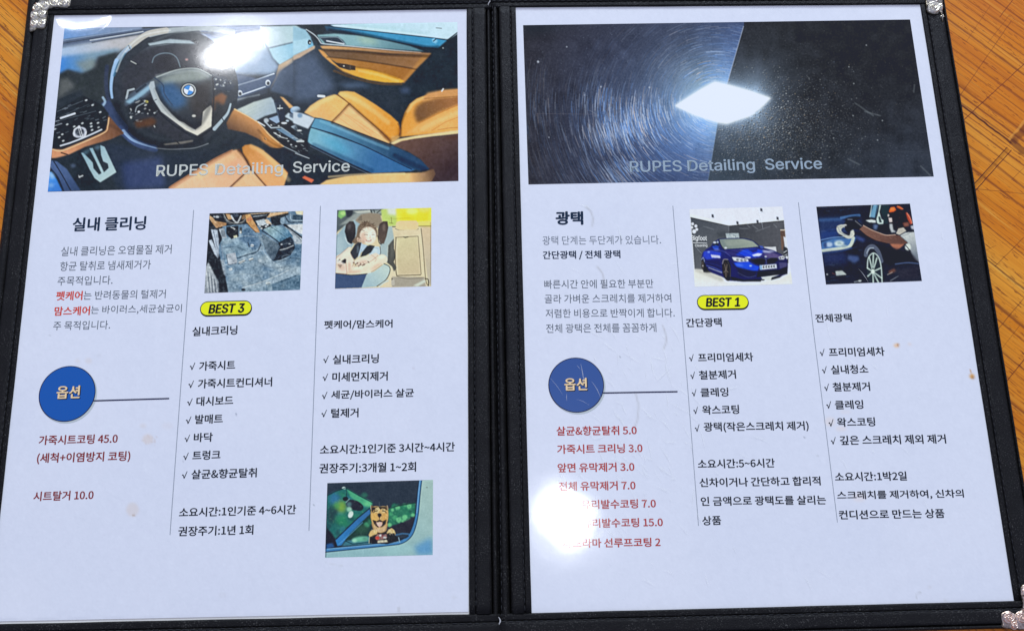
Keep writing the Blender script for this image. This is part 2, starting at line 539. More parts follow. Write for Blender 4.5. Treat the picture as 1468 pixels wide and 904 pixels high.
    f([(-40, 430), (100, 412), (240, 392), (235, 408), (140, 428), (-20, 440)], (186, 178, 168), 1)
    l([(70, 395), (110, 428)], 8, (50, 50, 55), 1)
    l([(585, 60), (560, 140), (510, 205), (435, 290)], 16, (172, 190, 206), .95, True, .8, w2=34)
    l([(500, 180), (520, 215)], 8, (40, 46, 56), .9)
    l([(620, 40), (590, 170), (500, 300), (380, 400)], 34, (40, 48, 60), .9, True, 1.5)
    # dark well under the wheel, navy toward the left
    k.at(0, 0, 3.116)
    f([(500, 640), (760, 690), (960, 660), (1060, 600), (1100, 640), (980, 680), (760, 830), (520, 840), (460, 660)], (46, 56, 74), 4, to=(40, 48, 60), g=((600, 700), (1000, 640)))
    f([(540, 730), (720, 700), (740, 840), (560, 850)], (62, 76, 120), 7, .8)
    # --- light panel at the far left
    k.at(60, 140, 6.455)
    f([(100, 140), (380, -20), (560, 70), (620, 150), (600, 300), (400, 390), (190, 470), (90, 480)], (36, 43, 52), 1.2)
    for a, b, wd, c in (((140, 130), (380, 30), 5, 95), ((140, 185), (440, 60), 4, 80), ((120, 225), (500, 125), 5, 88), ((115, 262), (185, 240), 8, 150), ((125, 220), (160, 212), 7, 140)):
        l([a, b], wd, (c, c + 10, c + 24), .9, blur=.4)
    l([(175, 190), (305, 147)], 17, (222, 228, 234), 1, blur=.4)
    e(350, 322, 66, 48, (190, 196, 214), ang=-.35, blur=.6); e(350, 318, 42, 36, (70, 76, 90), blur=.8); l([(345, 270), (372, 370)], 24, (206, 210, 222), 1, blur=.5); l([(348, 290), (366, 350)], 8, (50, 56, 68), 1)
    l([(300, 350), (300, 300), (340, 270)], 12, (225, 226, 236), .9, True, .5); l([(410, 310), (405, 345), (380, 370)], 12, (225, 226, 236), .9, True, .5)
    for x, y in ((235, 248), (375, 238), (455, 240), (458, 268), (520, 235), (525, 275), (465, 300), (160, 368), (198, 400), (190, 340), (120, 292), (410, 25), (470, 70), (540, 135), (300, 268)):
        e(x, y, 13, 7, (206, 214, 222), ang=-.4, blur=.5)
    l([(172, 446), (260, 420), (370, 378), (470, 335), (553, 296)], 14, (200, 208, 224), 1, blur=.4)
    f([(92, 475), (190, 482), (390, 400), (585, 310), (605, 250), (615, 165), (640, 190), (680, 240), (760, 330), (640, 385), (400, 455), (250, 528), (140, 566), (88, 560)], (206, 146, 112), .8, to=(112, 78, 62), g=((300, 470), (700, 330)))
    l([(100, 480), (190, 490), (390, 410), (580, 322), (610, 260), (620, 190)], 12, (236, 188, 148), .9, True, .8)
    l([(180, 510), (240, 528)], 12, (70, 50, 44), .9); l([(640, 260), (700, 290), (740, 330)], 30, (92, 66, 56), .6, True, 3)
    # sill and pedal
    f([(80, 570), (250, 530), (400, 480), (430, 640), (500, 760), (560, 860), (200, 870), (55, 870)], (38, 47, 58), 1.5)
    f([(85, 580), (140, 590), (230, 660), (360, 860), (210, 868), (150, 740), (75, 640)], (78, 100, 146), 1.2, to=(56, 74, 112), g=((200, 650), (300, 860)))
    l([(110, 590), (190, 720), (270, 865)], 10, (36, 44, 62), 1, True, .6); l([(80, 655), (150, 740), (200, 865)], 10, (38, 48, 72), 1, True, .8)
    f([(55, 680), (90, 690), (140, 760), (190, 868), (50, 872)], (70, 142, 230), 1, to=(62, 118, 205), g=((80, 750), (160, 860)))
    e(90, 720, 22, 34, (156, 196, 242), ang=-.6, blur=3); e(84, 810, 26, 18, (130, 176, 236), blur=3)
    f([(540, 440), (580, 455), (690, 690), (540, 784), (488, 745), (440, 660), (400, 580), (362, 510), (384, 512), (440, 568), (470, 600), (478, 655), (528, 712), (552, 700), (500, 590), (440, 470), (470, 466), (575, 692), (618, 650), (610, 610), (568, 590), (548, 530)], (150, 182, 200), .5, to=(176, 200, 208), g=((420, 560), (620, 740)))
    f([(370, 510), (440, 480), (520, 445), (545, 445), (530, 480), (470, 470), (400, 530)], (110, 150, 178), 3, .7)
    e(290, 630, 24, 18, (70, 84, 110), blur=2); l([(345, 735), (378, 722)], 12, (200, 206, 212), .9); l([(340, 720), (352, 740)], 8, (180, 186, 194), .9)
    # --- seats at the bottom
    k.at(240, 140, 6.455)
    f([(-10, 860), (40, 812), (240, 690), (430, 572), (570, 500), (640, 482), (690, 520), (730, 590), (768, 660), (720, 720), (580, 840)], (226, 172, 138), 1, to=(240, 190, 156), g=((500, 520), (300, 820)))
    f([(560, 505), (640, 480), (700, 530), (740, 600), (640, 560)], (214, 168, 124), 3, .7)
    l([(20, 830), (240, 690), (430, 570), (600, 486)], 14, (180, 126, 96), .8, True, 1.2)
    f([(560, 845), (700, 715), (770, 672), (800, 690), (930, 840)], (232, 186, 146), .8)
    f([(690, 462), (715, 440), (770, 432), (840, 460), (930, 515), (1050, 622), (1140, 720), (1210, 830), (915, 835), (800, 690), (768, 655), (740, 580), (700, 520)], (198, 134, 70), 1, to=(230, 168, 116), g=((710, 470), (900, 700)))
    f([(820, 470), (930, 525), (1050, 640), (1180, 820), (1100, 820), (960, 640)], (226, 170, 112), 4, .7)
    l([(660, 480), (700, 530), (740, 600), (768, 658), (700, 718), (580, 830)], 9, (110, 72, 56), .9, True, .8)
    l([(800, 690), (860, 760), (915, 822)], 7, (96, 66, 52), .9)
    l([(1050, 622), (1140, 725), (1205, 815)], 8, (150, 98, 60), .8, blur=1)
    # console
    f([(560, 300), (620, 60), (740, 0), (1000, -40), (1300, 40), (1300, 560), (1075, 450), (900, 420)], (42, 50, 62), 2)
    f([(600, 130), (622, 104), (700, 145), (770, 185), (860, 250), (950, 350), (1078, 450), (1035, 472), (950, 458), (840, 380), (720, 325), (560, 292), (545, 235)], (206, 146, 92), .8, to=(96, 70, 56), g=((740, 170), (640, 330)))
    f([(860, 280), (960, 380), (1060, 450), (1000, 465), (880, 400)], (214, 146, 76), 3, .8)
    l([(622, 108), (760, 180), (860, 248), (950, 350), (1075, 450)], 14, (240, 196, 146), .9, True, .8)
    f([(640, 112), (800, 40), (960, -5), (1010, 60), (1010, 140), (900, 170), (818, 216), (760, 176)], (188, 200, 200), .8, to=(160, 178, 196), g=((760, 80), (900, 180)))
    for i in range(5):
        l([(700 + i * 40, 140 + i * 12), (900 + i * 24, 40 + i * 24)], 4, (160, 176, 186), .6)
    f([(1040, -10), (1075, 0), (1170, 90), (1130, 100)], (222, 170, 116), .8)
    f([(1085, 175), (1120, 140), (1180, 180), (1300, 235), (1300, 300), (1200, 245)], (190, 206, 222), .8)
    e(1190, 165, 62, 30, (96, 112, 136), blur=.8); e(1185, 118, 48, 34, (138, 168, 204), blur=.6); e(1188, 104, 40, 22, (176, 200, 226), blur=.8); l([(1140, 140), (1185, 158), (1232, 130)], 8, (60, 72, 92), .9, True)
    f([(840, 222), (900, 190), (1030, 200), (1120, 210), (1300, 320), (1300, 560), (1075, 445), (950, 340)], (30, 36, 46), 1)
    f([(985, 32), (1020, 15), (1055, 24), (1090, 90), (1085, 190), (1060, 232), (1035, 205), (1012, 130)], (38, 48, 66), .6)
    l([(1020, 100), (1065, 98)], 9, (220, 226, 230)); l([(1042, 70), (1038, 112)], 6, (200, 208, 214)); l([(1000, 50), (1014, 120), (1036, 200)], 6, (84, 100, 124), .9)
    f([(935, 195), (1020, 165), (1040, 225), (1010, 240)], (150, 174, 206), .6); e(915, 212, 24, 22, (176, 186, 198), blur=.8)
    l([(840, 225), (900, 262)], 12, (210, 214, 218)); l([(905, 225), (960, 280), (1050, 275), (1200, 380)], 12, (176, 190, 204), .95, blur=.5)
    f([(1000, 290), (1060, 285), (1240, 400), (1200, 410)], (110, 140, 170), .6); l([(985, 325), (1050, 365), (1110, 380)], 9, (205, 212, 218), .95); l([(1200, 405), (1260, 405)], 14, (226, 230, 232)); e(1230, 395, 20, 14, (214, 220, 226), blur=.5)
    f([(1140, 270), (1185, 248), (1255, 295), (1215, 320)], (168, 186, 204), .5); e(1195, 285, 26, 14, (110, 128, 150), blur=.8)
    e(1080, 236, 28, 10, (214, 220, 224), blur=.5); e(1110, 215, 16, 10, (180, 196, 216), blur=.5)
    for x, y in ((1000, 330), (1040, 352), (1145, 436), (1190, 450), (1118, 402), (960, 255), (1030, 262)):
        e(x, y, 10, 6, (206, 212, 216), blur=.3)
    l([(1078, 452), (1180, 500), (1300, 556)], 7, (166, 178, 192), .9, blur=.4)
    f([(1080, 470), (1300, 565), (1300, 830), (1215, 820), (1130, 700), (1050, 620), (900, 500), (880, 440), (960, 470)], (36, 44, 58), 1)
    # door
    k.at(430, 20, 6.117)
    f([(-60, 60), (270, 60), (420, 120), (1380, 160), (1400, 800), (970, 790), (660, 790), (640, 700), (420, 660), (250, 680), (120, 780), (-60, 780), (-60, 390), (160, 300)], (46, 56, 70), 2, to=(36, 46, 58), g=((300, 600), (1200, 500)))
    f([(-60, 400), (120, 330), (200, 480), (300, 600), (300, 660), (100, 760), (-60, 760)], (86, 102, 132), 9, .8)
    f([(-60, 90), (240, 88), (230, 150), (160, 190), (160, 270), (60, 130)], (40, 48, 58), 1)
    f([(-60, 110), (50, 140), (95, 205), (100, 250), (-60, 330)], (150, 190, 214), 1.2)
    f([(-60, 240), (70, 215), (70, 310), (-60, 360)], (170, 208, 230), 1); e(84, 250, 16, 22, (40, 48, 60)); e(88, 255, 7, 8, (210, 214, 218))
    f([(-60, 370), (120, 285), (125, 305), (0, 385), (-60, 410)], (188, 164, 146), .8)
    f([(265, 96), (620, 80), (1400, 66), (1400, 165), (1300, 225), (1170, 212), (700, 160), (300, 118)], (186, 218, 238), .8, to=(196, 222, 240), g=((500, 120), (1300, 120)))
    f([(300, 95), (560, 85), (1000, 150), (1180, 205), (700, 160)], (178, 214, 228), 4, .6)
    l([(1195, 124), (1242, 128)], 8, (110, 120, 128), .8)
    f([(215, 108), (300, 118), (700, 162), (1170, 214), (1290, 232), (1212, 298), (1080, 290), (860, 245), (560, 190), (380, 150), (230, 145)], (66, 146, 194), .8, to=(44, 70, 96), g=((500, 130), (470, 215)))
    l([(250, 104), (300, 116), (700, 160), (1170, 212), (1270, 228)], 7, (24, 52, 76), .9, blur=.4)
    f([(1155, 225), (1180, 212), (1210, 240), (1190, 262), (1165, 250)], (130, 190, 226), .8); l([(1170, 240), (1192, 222)], 8, (24, 40, 56))
    l([(1290, 232), (1380, 165)], 8, (28, 36, 46), .9)
    f([(150, 186), (300, 174), (500, 190), (760, 235), (960, 282), (1090, 330), (900, 318), (400, 278), (200, 262), (165, 215)], (134, 174, 186), 1, to=(96, 134, 150), g=((500, 200), (900, 320)))
    f([(480, 200), (640, 220), (700, 260), (560, 260)], (176, 200, 176), 6, .7)
    f([(165, 200), (330, 200), (380, 235), (405, 270), (225, 262)], (50, 62, 78), .8)
    l([(235, 238), (300, 250), (385, 265)], 12, (206, 216, 226), .95, True, .5); l([(180, 210), (320, 206), (370, 240), (400, 270)], 6, (150, 170, 186), .8, True, .5)
    l([(55, 138), (120, 180), (160, 220), (180, 250), (210, 264), (400, 280), (800, 318), (1060, 340)], 9, (188, 200, 212), .95, True, .5)
    l([(60, 150), (150, 230), (160, 270)], 9, (36, 42, 52), .8, True, .8)
    f([(175, 282), (260, 280), (500, 296), (800, 322), (1060, 338), (1155, 346), (1130, 366), (800, 352), (500, 325), (200, 312)], (206, 160, 112), .8, to=(150, 112, 84), g=((300, 290), (900, 340)))
    f([(195, 312), (500, 328), (800, 356), (1140, 364), (1020, 482), (760, 440), (480, 400), (260, 378)], (112, 86, 66), 1, to=(150, 108, 74), g=((400, 350), (1050, 420)))
    f([(240, 378), (480, 402), (760, 442), (1020, 484), (912, 606), (860, 570), (700, 510), (500, 468), (320, 430)], (176, 124, 68), .8, to=(160, 106, 54), g=((350, 420), (800, 520)))
    f([(1080, 362), (1150, 348), (1020, 484), (910, 608), (890, 590)], (186, 132, 74), 2, .7)
    f([(486, 466), (600, 484), (720, 512), (850, 556), (915, 590), (890, 608), (740, 602), (600, 580), (480, 545), (380, 505), (270, 430), (200, 368), (158, 312), (200, 318), (290, 420), (350, 470), (440, 495)], (232, 172, 68), .8, to=(206, 150, 92), g=((600, 520), (200, 340)))
    f([(308, 432), (400, 440), (487, 458), (487, 496), (420, 490), (345, 466)], (58, 50, 48), .6); e(385, 458, 8, 6, (190, 190, 186)); l([(440, 450), (440, 486)], 6, (90, 80, 74))
    l([(310, 470), (400, 520), (480, 546)], 5, (130, 84, 42), .9, True, .6)
    l([(300, 500), (480, 565), (700, 612), (890, 616)], 22, (96, 72, 52), .7, True, 2.5)
    f([(320, 612), (520, 600), (640, 640), (420, 650)], (82, 100, 130), 4, .8); f([(860, 690), (900, 640), (970, 660), (960, 700)], (66, 82, 112), 4, .9)
    l([(162, 720), (212, 724)], 22, (226, 230, 234), .95, blur=.6); e(1255, 300, 7, 6, (170, 180, 190), blur=.4)
    # --- armrest, passenger seat
    k.at(430, 130, 6.025)
    f([(-40, 180), (60, 130), (860, -20), (900, 500), (400, 420), (-40, 420)], (44, 53, 66), 4)
    f([(-30, 540), (200, 560), (640, 720), (500, 740), (200, 790), (120, 830), (-140, 830), (-80, 640)], (38, 47, 60), 1)
    f([(-60, 180), (30, 200), (130, 240), (70, 330), (-60, 280)], (196, 208, 224), 1)
    e(0, 215, 22, 20, (120, 150, 184), blur=1); e(-5, 345, 22, 8, (200, 206, 212), blur=.5); e(15, 436, 22, 8, (190, 198, 206), blur=.5); l([(-40, 540), (80, 585)], 7, (190, 200, 210), .9, blur=.4)
    f([(36, 190), (90, 130), (160, 85), (230, 55), (300, 34), (325, 40), (430, 110), (400, 150), (275, 270), (200, 250), (120, 232)], (238, 186, 116), 1, to=(228, 176, 118), g=((250, 80), (150, 230)))
    f([(272, 272), (420, 115), (440, 120), (650, 310), (780, 440), (770, 462), (640, 410)], (236, 186, 132), .8)
    for a, b in (((370, 190), (620, 390)), ((330, 230), (480, 340)), ((410, 210), (700, 400))):
        l([a, b], 5, (206, 150, 98), .6, blur=.8)
    f([(328, 30), (345, 10), (400, 4), (470, 12), (560, 62), (660, 125), (780, 210), (850, 275), (868, 350), (855, 390), (800, 420), (775, 440), (700, 355), (560, 235), (430, 112)], (238, 178, 100), .8, to=(222, 152, 66), g=((400, 40), (760, 330)))
    l([(325, 38), (410, 100), (500, 180), (640, 300), (740, 390), (785, 440)], 9, (132, 86, 46), .85, True, 1)
    l([(275, 270), (350, 195), (420, 118)], 8, (140, 96, 60), .8, blur=.8)
    f([(790, 400), (855, 385), (870, 395), (830, 430), (780, 450)], (238, 196, 130), 1.5)
    l([(845, 285), (866, 340), (855, 390)], 8, (150, 96, 44), .9, True, .8)
    f([(865, 400), (878, 270), (905, 190), (945, 120), (1010, 68), (1130, 26), (1230, 2), (1380, -12), (1380, 345), (1150, 372)], (226, 158, 76), .8, to=(232, 170, 96), g=((900, 350), (1300, 200)))
    f([(985, 200), (1000, 140), (1060, 95), (1180, 60), (1380, 40), (1380, 122), (1200, 190), (1060, 265), (1010, 280)], (120, 86, 60), 4, to=(160, 108, 70), g=((1050, 180), (1330, 70)))
    f([(1100, 20), (1250, -8), (1380, -16), (1380, 44), (1180, 60), (1050, 95)], (206, 150, 98), 2.5)
    f([(1050, 275), (1200, 198), (1380, 118), (1380, 310), (1150, 350), (900, 380)], (234, 172, 102), 2)
    l([(1030, 280), (1200, 196), (1380, 118)], 7, (196, 128, 66), .9, blur=1)
    l([(1140, 345), (1260, 270), (1380, 225)], 4, (190, 126, 70), .8, blur=.6); l([(1190, 340), (1300, 322), (1380, 318)], 4, (160, 104, 60), .8, blur=.6)
    l([(1060, 70), (1200, 60), (1380, 48)], 5, (130, 88, 56), .7, blur=1)
    f([(778, 455), (850, 418), (1000, 390), (1380, 338), (1380, 372), (1150, 395), (950, 425), (820, 470)], (240, 206, 158), .8)
    f([(800, 470), (880, 435), (1000, 415), (1200, 395), (1390, 372), (1390, 800), (1090, 800), (1120, 685), (1040, 590), (940, 530)], (98, 74, 70), 1, to=(62, 50, 58), g=((1000, 440), (1250, 750)))
    f([(1250, 400), (1390, 385), (1390, 420), (1250, 420)], (84, 56, 50), 3, .6)
    l([(1225, 5), (1238, -14)], 12, (228, 228, 226))
    f([(95, 318), (75, 380), (66, 440), (100, 470), (350, 590), (620, 715), (960, 695), (1000, 680), (560, 480)], (122, 176, 200), .8, to=(58, 106, 160), g=((150, 400), (650, 640)))
    f([(150, 380), (330, 420), (480, 560), (300, 530)], (86, 176, 216), 8, .55)
    f([(130, 238), (180, 236), (280, 275), (470, 350), (780, 468), (950, 540), (1050, 605), (1118, 678), (1030, 690), (960, 672), (560, 478), (300, 375), (94, 316)], (92, 150, 186), .8, to=(42, 70, 106), g=((200, 280), (900, 580)))
    l([(96, 318), (300, 378), (560, 482), (800, 600), (965, 680)], 8, (28, 50, 80), .95, True, .5)
    l([(130, 236), (280, 272), (470, 348), (790, 468)], 7, (34, 52, 74), .9, True, .5)
    l([(130, 238), (95, 310), (75, 380), (66, 440)], 5, (40, 58, 80), .8, True, .6)
    l([(70, 462), (100, 472), (350, 592), (620, 716)], 9, (30, 42, 62), .9, True, .6)
    l([(90, 480), (330, 600), (600, 722)], 5, (110, 130, 160), .7, blur=.6)
    f([(150, 830), (180, 805), (230, 772), (400, 738), (700, 716), (1050, 706), (1155, 676), (1170, 720), (1130, 800)], (236, 190, 132), 1, to=(110, 84, 70), g=((940, 760), (1150, 740)))
    l([(230, 768), (400, 734), (700, 712), (1050, 704)], 8, (60, 56, 56), .7, True, 1)
    f([(18, 752), (40, 736), (122, 770), (100, 796)], (226, 112, 84), .5)
    # soft shade in the creases and along the edges of the seats, light on their crowns
    def crease(pts, w=34, a=.38, c=(60, 36, 22)):
        l(pts, w, c, a, True, w / k.k * .55 / k.bl)
    def crown(pts, w=30, a=.4, c=(255, 222, 168)):
        l(pts, w, c, a, True, w / k.k * .6 / k.bl)
    k.at(430, 130, 6.025)
    crease([(430, 120), (500, 185), (640, 305), (740, 395), (780, 438)], 30)
    crease([(280, 272), (350, 200), (415, 125)], 26, .3)
    crease([(870, 400), (880, 270), (940, 130)], 22, .3)
    crease([(280, 280), (470, 356), (780, 474)], 26, .4)
    crown([(360, 30), (470, 70), (620, 165), (760, 275)], 40, .35)
    crown([(90, 170), (200, 90), (290, 55)], 40, .35)
    crown([(930, 180), (980, 110), (1060, 66)], 26, .4)
    crown([(1060, 330), (1200, 260), (1370, 190)], 40, .3)
    crown([(440, 160), (600, 300), (700, 390)], 40, .22)
    crease([(700, 360), (770, 420), (850, 390), (862, 330)], 30, .35, (120, 66, 20))
    crown([(180, 265), (330, 320), (560, 420), (760, 500)], 24, .35, (150, 206, 232))
    crease([(120, 470), (350, 570), (620, 690)], 40, .35, (20, 50, 90))
    crease([(820, 560), (980, 640), (1080, 680)], 40, .4, (14, 30, 56))
    crown([(250, 745), (500, 725), (900, 715)], 18, .5)
    k.fur([(60, 130), (330, 20), (480, 20), (860, 280), (860, 390), (780, 450), (280, 270), (120, 232)], 260, 9, .6, ((255, 214, 150), (180, 118, 62)), 5, .16)
    k.fur([(880, 390), (900, 200), (1010, 70), (1370, 0), (1370, 330)], 220, 9, -.3, ((255, 206, 140), (150, 96, 52)), 5, .16)
    k.at(240, 140, 6.455)
    crease([(660, 490), (700, 535), (745, 600), (768, 655)], 30, .45)
    crease([(700, 720), (580, 832)], 24, .3); crease([(800, 690), (915, 820)], 20, .3)
    crease([(20, 845), (240, 705), (430, 586), (580, 505)], 30, .3, (110, 66, 40))
    crown([(780, 450), (900, 520), (1020, 640), (1120, 760)], 40, .35)
    crown([(300, 720), (480, 610), (600, 550)], 70, .28)
    crease([(840, 300), (940, 400), (1040, 455)], 20, .25)
    k.fur([(0, 850), (240, 690), (640, 480), (770, 660), (580, 830)], 260, 10, -.6, ((250, 206, 170), (190, 132, 100)), 5, .16)
    k.at(430, 20, 6.117)
    crease([(200, 316), (500, 332), (800, 360), (1140, 372)], 26, .4, (30, 20, 16))
    crease([(240, 380), (480, 404), (760, 444), (1020, 488)], 14, .35, (60, 36, 22))
    crown([(520, 500), (700, 540), (860, 590)], 22, .3)
    crease([(480, 470), (640, 492), (860, 565)], 18, .3, (110, 66, 24))
    crown([(300, 100), (700, 140), (1100, 190)], 14, .3, (230, 244, 250))
    crease([(260, 140), (600, 190), (1080, 286), (1210, 290)], 26, .45, (16, 30, 46))
    k.at(0, 0, 3.116)
    crown([(700, 340), (790, 322), (880, 316), (930, 340)], 14, .35, (190, 200, 204))
    crease([(700, 400), (750, 490), (830, 550), (870, 572), (905, 540), (940, 470)], 22, .35, (16, 20, 30))
    crown([(520, 320), (560, 230), (640, 160), (760, 136)], 8, .5, (226, 230, 236))
    crease([(520, 470), (560, 560), (640, 625), (760, 650), (900, 630)], 34, .45, (18, 22, 32))
    k.fur([(240, 470), (480, 430), (500, 500), (440, 600), (240, 650)], 70, 14, -.4, ((150, 162, 178), (14, 18, 26)), 4, .5, .2)
    k.fur([(560, 440), (690, 430), (720, 520), (590, 560)], 40, 9, -.4, ((190, 200, 210), (20, 22, 30)), 4, .5, .3)
    k.fur([(940, 340), (1040, 360), (1020, 410), (945, 420)], 26, 9, -.4, ((190, 200, 214), (20, 22, 30)), 4, .5, .3)
    k.fur([(1120, 600), (1180, 560), (1400, 660), (1440, 720)], 10, 9, .6, ((200, 208, 216), (20, 22, 30)), 4, .5, .3)
    k.at(240, 140, 6.455)
    k.fur([(850, 215), (1120, 215), (1290, 330), (1280, 520), (1070, 440)], 60, 22, .55, ((196, 206, 214), (14, 18, 26)), 7, .6, .3)
    k.noise(1.8, .9); k.noise(1.6, 3.5, (1, .9, 1.3))
    k.noise(1.5, 16); k.noise(1.0, 5)
    return k.finish(.5, .5)


def pic_polish():
    k = Ink(744, 24, 1346, 272, (60, 62, 74))
    f, l, e = k.fill, k.line, k.ell
    cx, cy = 1030.0, 150.0
    X = (np.arange(k.w) / k.S + k.x0)[None, :] + 0 * np.arange(k.h)[:, None]
    Y = (np.arange(k.h) / k.S + k.y0)[:, None] + 0 * X
    xb = np.interp(Y[:, 0], [36, 120, 176, 264], [1066.5, 1042.5, 1029, 1014])[:, None]
    left = np.clip((xb - X) * k.S + .5, 0, 1)
    d = np.hypot((X - cx) / 1.05, (Y - cy) * 1.15)
    base_l = np.array([64, 64, 76.]) + np.clip((820 - X) / 120, -1, 1)[..., None] * np.array([-4, -6, -12.])
    ang = np.arctan2(Y - cy, cx - X)
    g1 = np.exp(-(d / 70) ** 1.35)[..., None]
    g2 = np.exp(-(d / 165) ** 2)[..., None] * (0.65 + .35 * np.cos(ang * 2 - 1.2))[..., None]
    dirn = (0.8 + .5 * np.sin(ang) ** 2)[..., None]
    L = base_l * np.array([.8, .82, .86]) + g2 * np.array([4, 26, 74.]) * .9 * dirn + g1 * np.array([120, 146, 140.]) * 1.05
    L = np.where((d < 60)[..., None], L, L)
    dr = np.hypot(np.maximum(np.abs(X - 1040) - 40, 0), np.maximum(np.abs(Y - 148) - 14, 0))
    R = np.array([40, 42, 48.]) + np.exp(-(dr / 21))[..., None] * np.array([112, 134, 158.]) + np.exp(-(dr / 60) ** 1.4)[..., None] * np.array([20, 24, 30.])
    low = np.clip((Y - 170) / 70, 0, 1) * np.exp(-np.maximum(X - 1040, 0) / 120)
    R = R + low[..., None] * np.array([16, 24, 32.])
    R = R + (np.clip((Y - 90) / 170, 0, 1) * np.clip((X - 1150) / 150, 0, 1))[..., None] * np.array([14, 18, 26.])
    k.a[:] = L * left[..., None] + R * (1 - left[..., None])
    k.noise(1.6, 2.2, (1, 1, 1.2)); k.noise(2.6, 12, (.9, 1, 1.25))
    k.clip = left.astype(np.float32)
    # swirl scratches: fine uneven strokes, roughly turned round the lamp, in tangled patches
    k.at(0, 0, 1)
    patch = [(RNG.uniform(760, 1060), RNG.uniform(40, 262), RNG.normal(0, .35), RNG.uniform(.3, 1.6)) for _ in range(40)]
    for i in range(9000):
        if i % 3:
            pc = patch[int(RNG.random() ** .8 * 40) % 40]
            x, y, da, gain = pc[0] + RNG.normal(0, 20), pc[1] + RNG.normal(0, 16), pc[2], pc[3]
        else:
            x, y, da, gain = RNG.uniform(752, 1066), RNG.uniform(36, 264), 0, .8
        dx_, dy_ = (x - cx) / 1.1, (y - cy) * 1.1
        r = math.hypot(dx_, dy_)
        if r < 26 or r > 290:
            continue
        th = math.atan2(dy_, -dx_)
        lobe = .10 + .9 * max(0, math.cos((th - .72) * 1.5)) ** 1.5 + .55 * max(0, math.cos((th + 1.35) * 1.8)) ** 2 + .4 * max(0, math.cos((th - .05) * 3)) ** 3
        a = (gain ** 1.6) * lobe * math.exp(-r / 92) * RNG.random() ** 1.6 * 2.7
        if a < .035:
            continue
        tan = math.atan2(dx_ / 1.1, -dy_ * 1.1) if False else math.atan2(-(x - cx) / 1.21, (y - cy) * 1.0)
        tan += da * .22 + RNG.normal(0, .05)
        ln = RNG.uniform(6, 27) * (.7 + r / 300)
        bow = ln * ln / (r * 9)
        ux, uy = math.cos(tan), math.sin(tan)
        rx_, ry_ = (x - cx) / (math.hypot(x - cx, y - cy) + 1), (y - cy) / (math.hypot(x - cx, y - cy) + 1)
        P = [(x - ux * ln / 2, y - uy * ln / 2), (x + rx_ * bow, y + ry_ * bow), (x + ux * ln / 2, y + uy * ln / 2)]
        t_ = RNG.random()
        c = (110, 158, 236) if t_ < .45 else ((206, 222, 250) if t_ < .85 else (236, 214, 206))
        l(P, RNG.uniform(.25, .7), c, min(a, .9), True)
    for i in range(2600):
        x, y = RNG.uniform(752, 1066), RNG.uniform(38, 262)
        r_ = RNG.uniform(.3, .75)
        e(x, y, r_, r_, (26, 28, 40) if i % 3 else (170, 182, 210), alpha=RNG.uniform(.06, .26))
    for x, y, r in ((771.4, 88.8, 2.2), (812.5, 67.4, 1.3), (861.5, 124.6, 1.5), (931, 125.5, 1.6), (838, 136.5, 1.0), (787, 197, 1.2)):
        e(x, y, r * .75, r * .75, (186, 194, 212), blur=.4, alpha=.85)
    l([(845, 158), (858, 166), (852, 166)], .8, (120, 130, 150), .6)
    # droplets on the right-hand half
    k.clip = (1 - left).astype(np.float32)
    for i in range(9000):
        if i % 4:
            x, y = RNG.normal(1105, 70), RNG.normal(190, 38)
        else:
            x, y = RNG.uniform(1030, 1336), RNG.uniform(40, 262)
        if x < 1015 or x > 1338 or y < 34 or y > 264:
            continue
        dd = math.hypot(x - 1085, (y - 160) * 1.3)
        a = math.exp(-dd / 125) * RNG.uniform(.15, 1.0) * (1 if y > 85 else .45) * 1.1
        if a < .06:
            continue
        r = RNG.uniform(.28, .72) * (1.7 if RNG.random() < .1 else 1)
        e(x + .6, y + .7, r, r, (20, 22, 28), alpha=a * .7)
        c = (226, 232, 238) if RNG.random() < .7 else ((214, 190, 160) if RNG.random() < .5 else (150, 176, 214))
        e(x, y, r * .8, r * .8, c, alpha=min(a * .9, .85))
    for x, y in ((1242, 65), (1217, 96), (1224, 120), (1265, 173), (1258, 201), (1195, 198), (1223, 166)):
        e(x, y, .9, .9, (196, 204, 212), blur=.3, alpha=.8)
    for a, b in (((1216, 228), (1232, 236)), ((1226, 148), (1252, 166)), ((1240, 160), (1262, 166)), ((1320, 238), (1334, 252)), ((1311, 122), (1310, 132))):
        l([a, b], 2.2, (120, 128, 136), .35, blur=1)
    k.clip = None
    l([(1065.9, 38), (1042.6, 120)], 1.0, (170, 180, 205), .8)
    l([(1014.5, 263), (1029, 176)], .8, (130, 150, 180), .5)
    l([(1030, 212), (1330, 218)], .6, (120, 130, 140), .12)
    l([(770, 163), (855, 164)], .7, (110, 105, 120), .5)
    # the lamp mirrored in the paint
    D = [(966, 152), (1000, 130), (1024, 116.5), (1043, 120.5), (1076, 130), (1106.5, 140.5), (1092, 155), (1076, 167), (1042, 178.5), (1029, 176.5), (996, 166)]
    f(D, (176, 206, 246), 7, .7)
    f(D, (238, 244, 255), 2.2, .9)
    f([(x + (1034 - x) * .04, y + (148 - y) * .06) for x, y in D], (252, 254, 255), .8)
    # darker top left corner
    f([(744, 24), (830, 24), (790, 44), (752, 52)], (34, 42, 52), 8, .6)
    k.noise(2.2, .8)
    return k.finish(.3, .4)


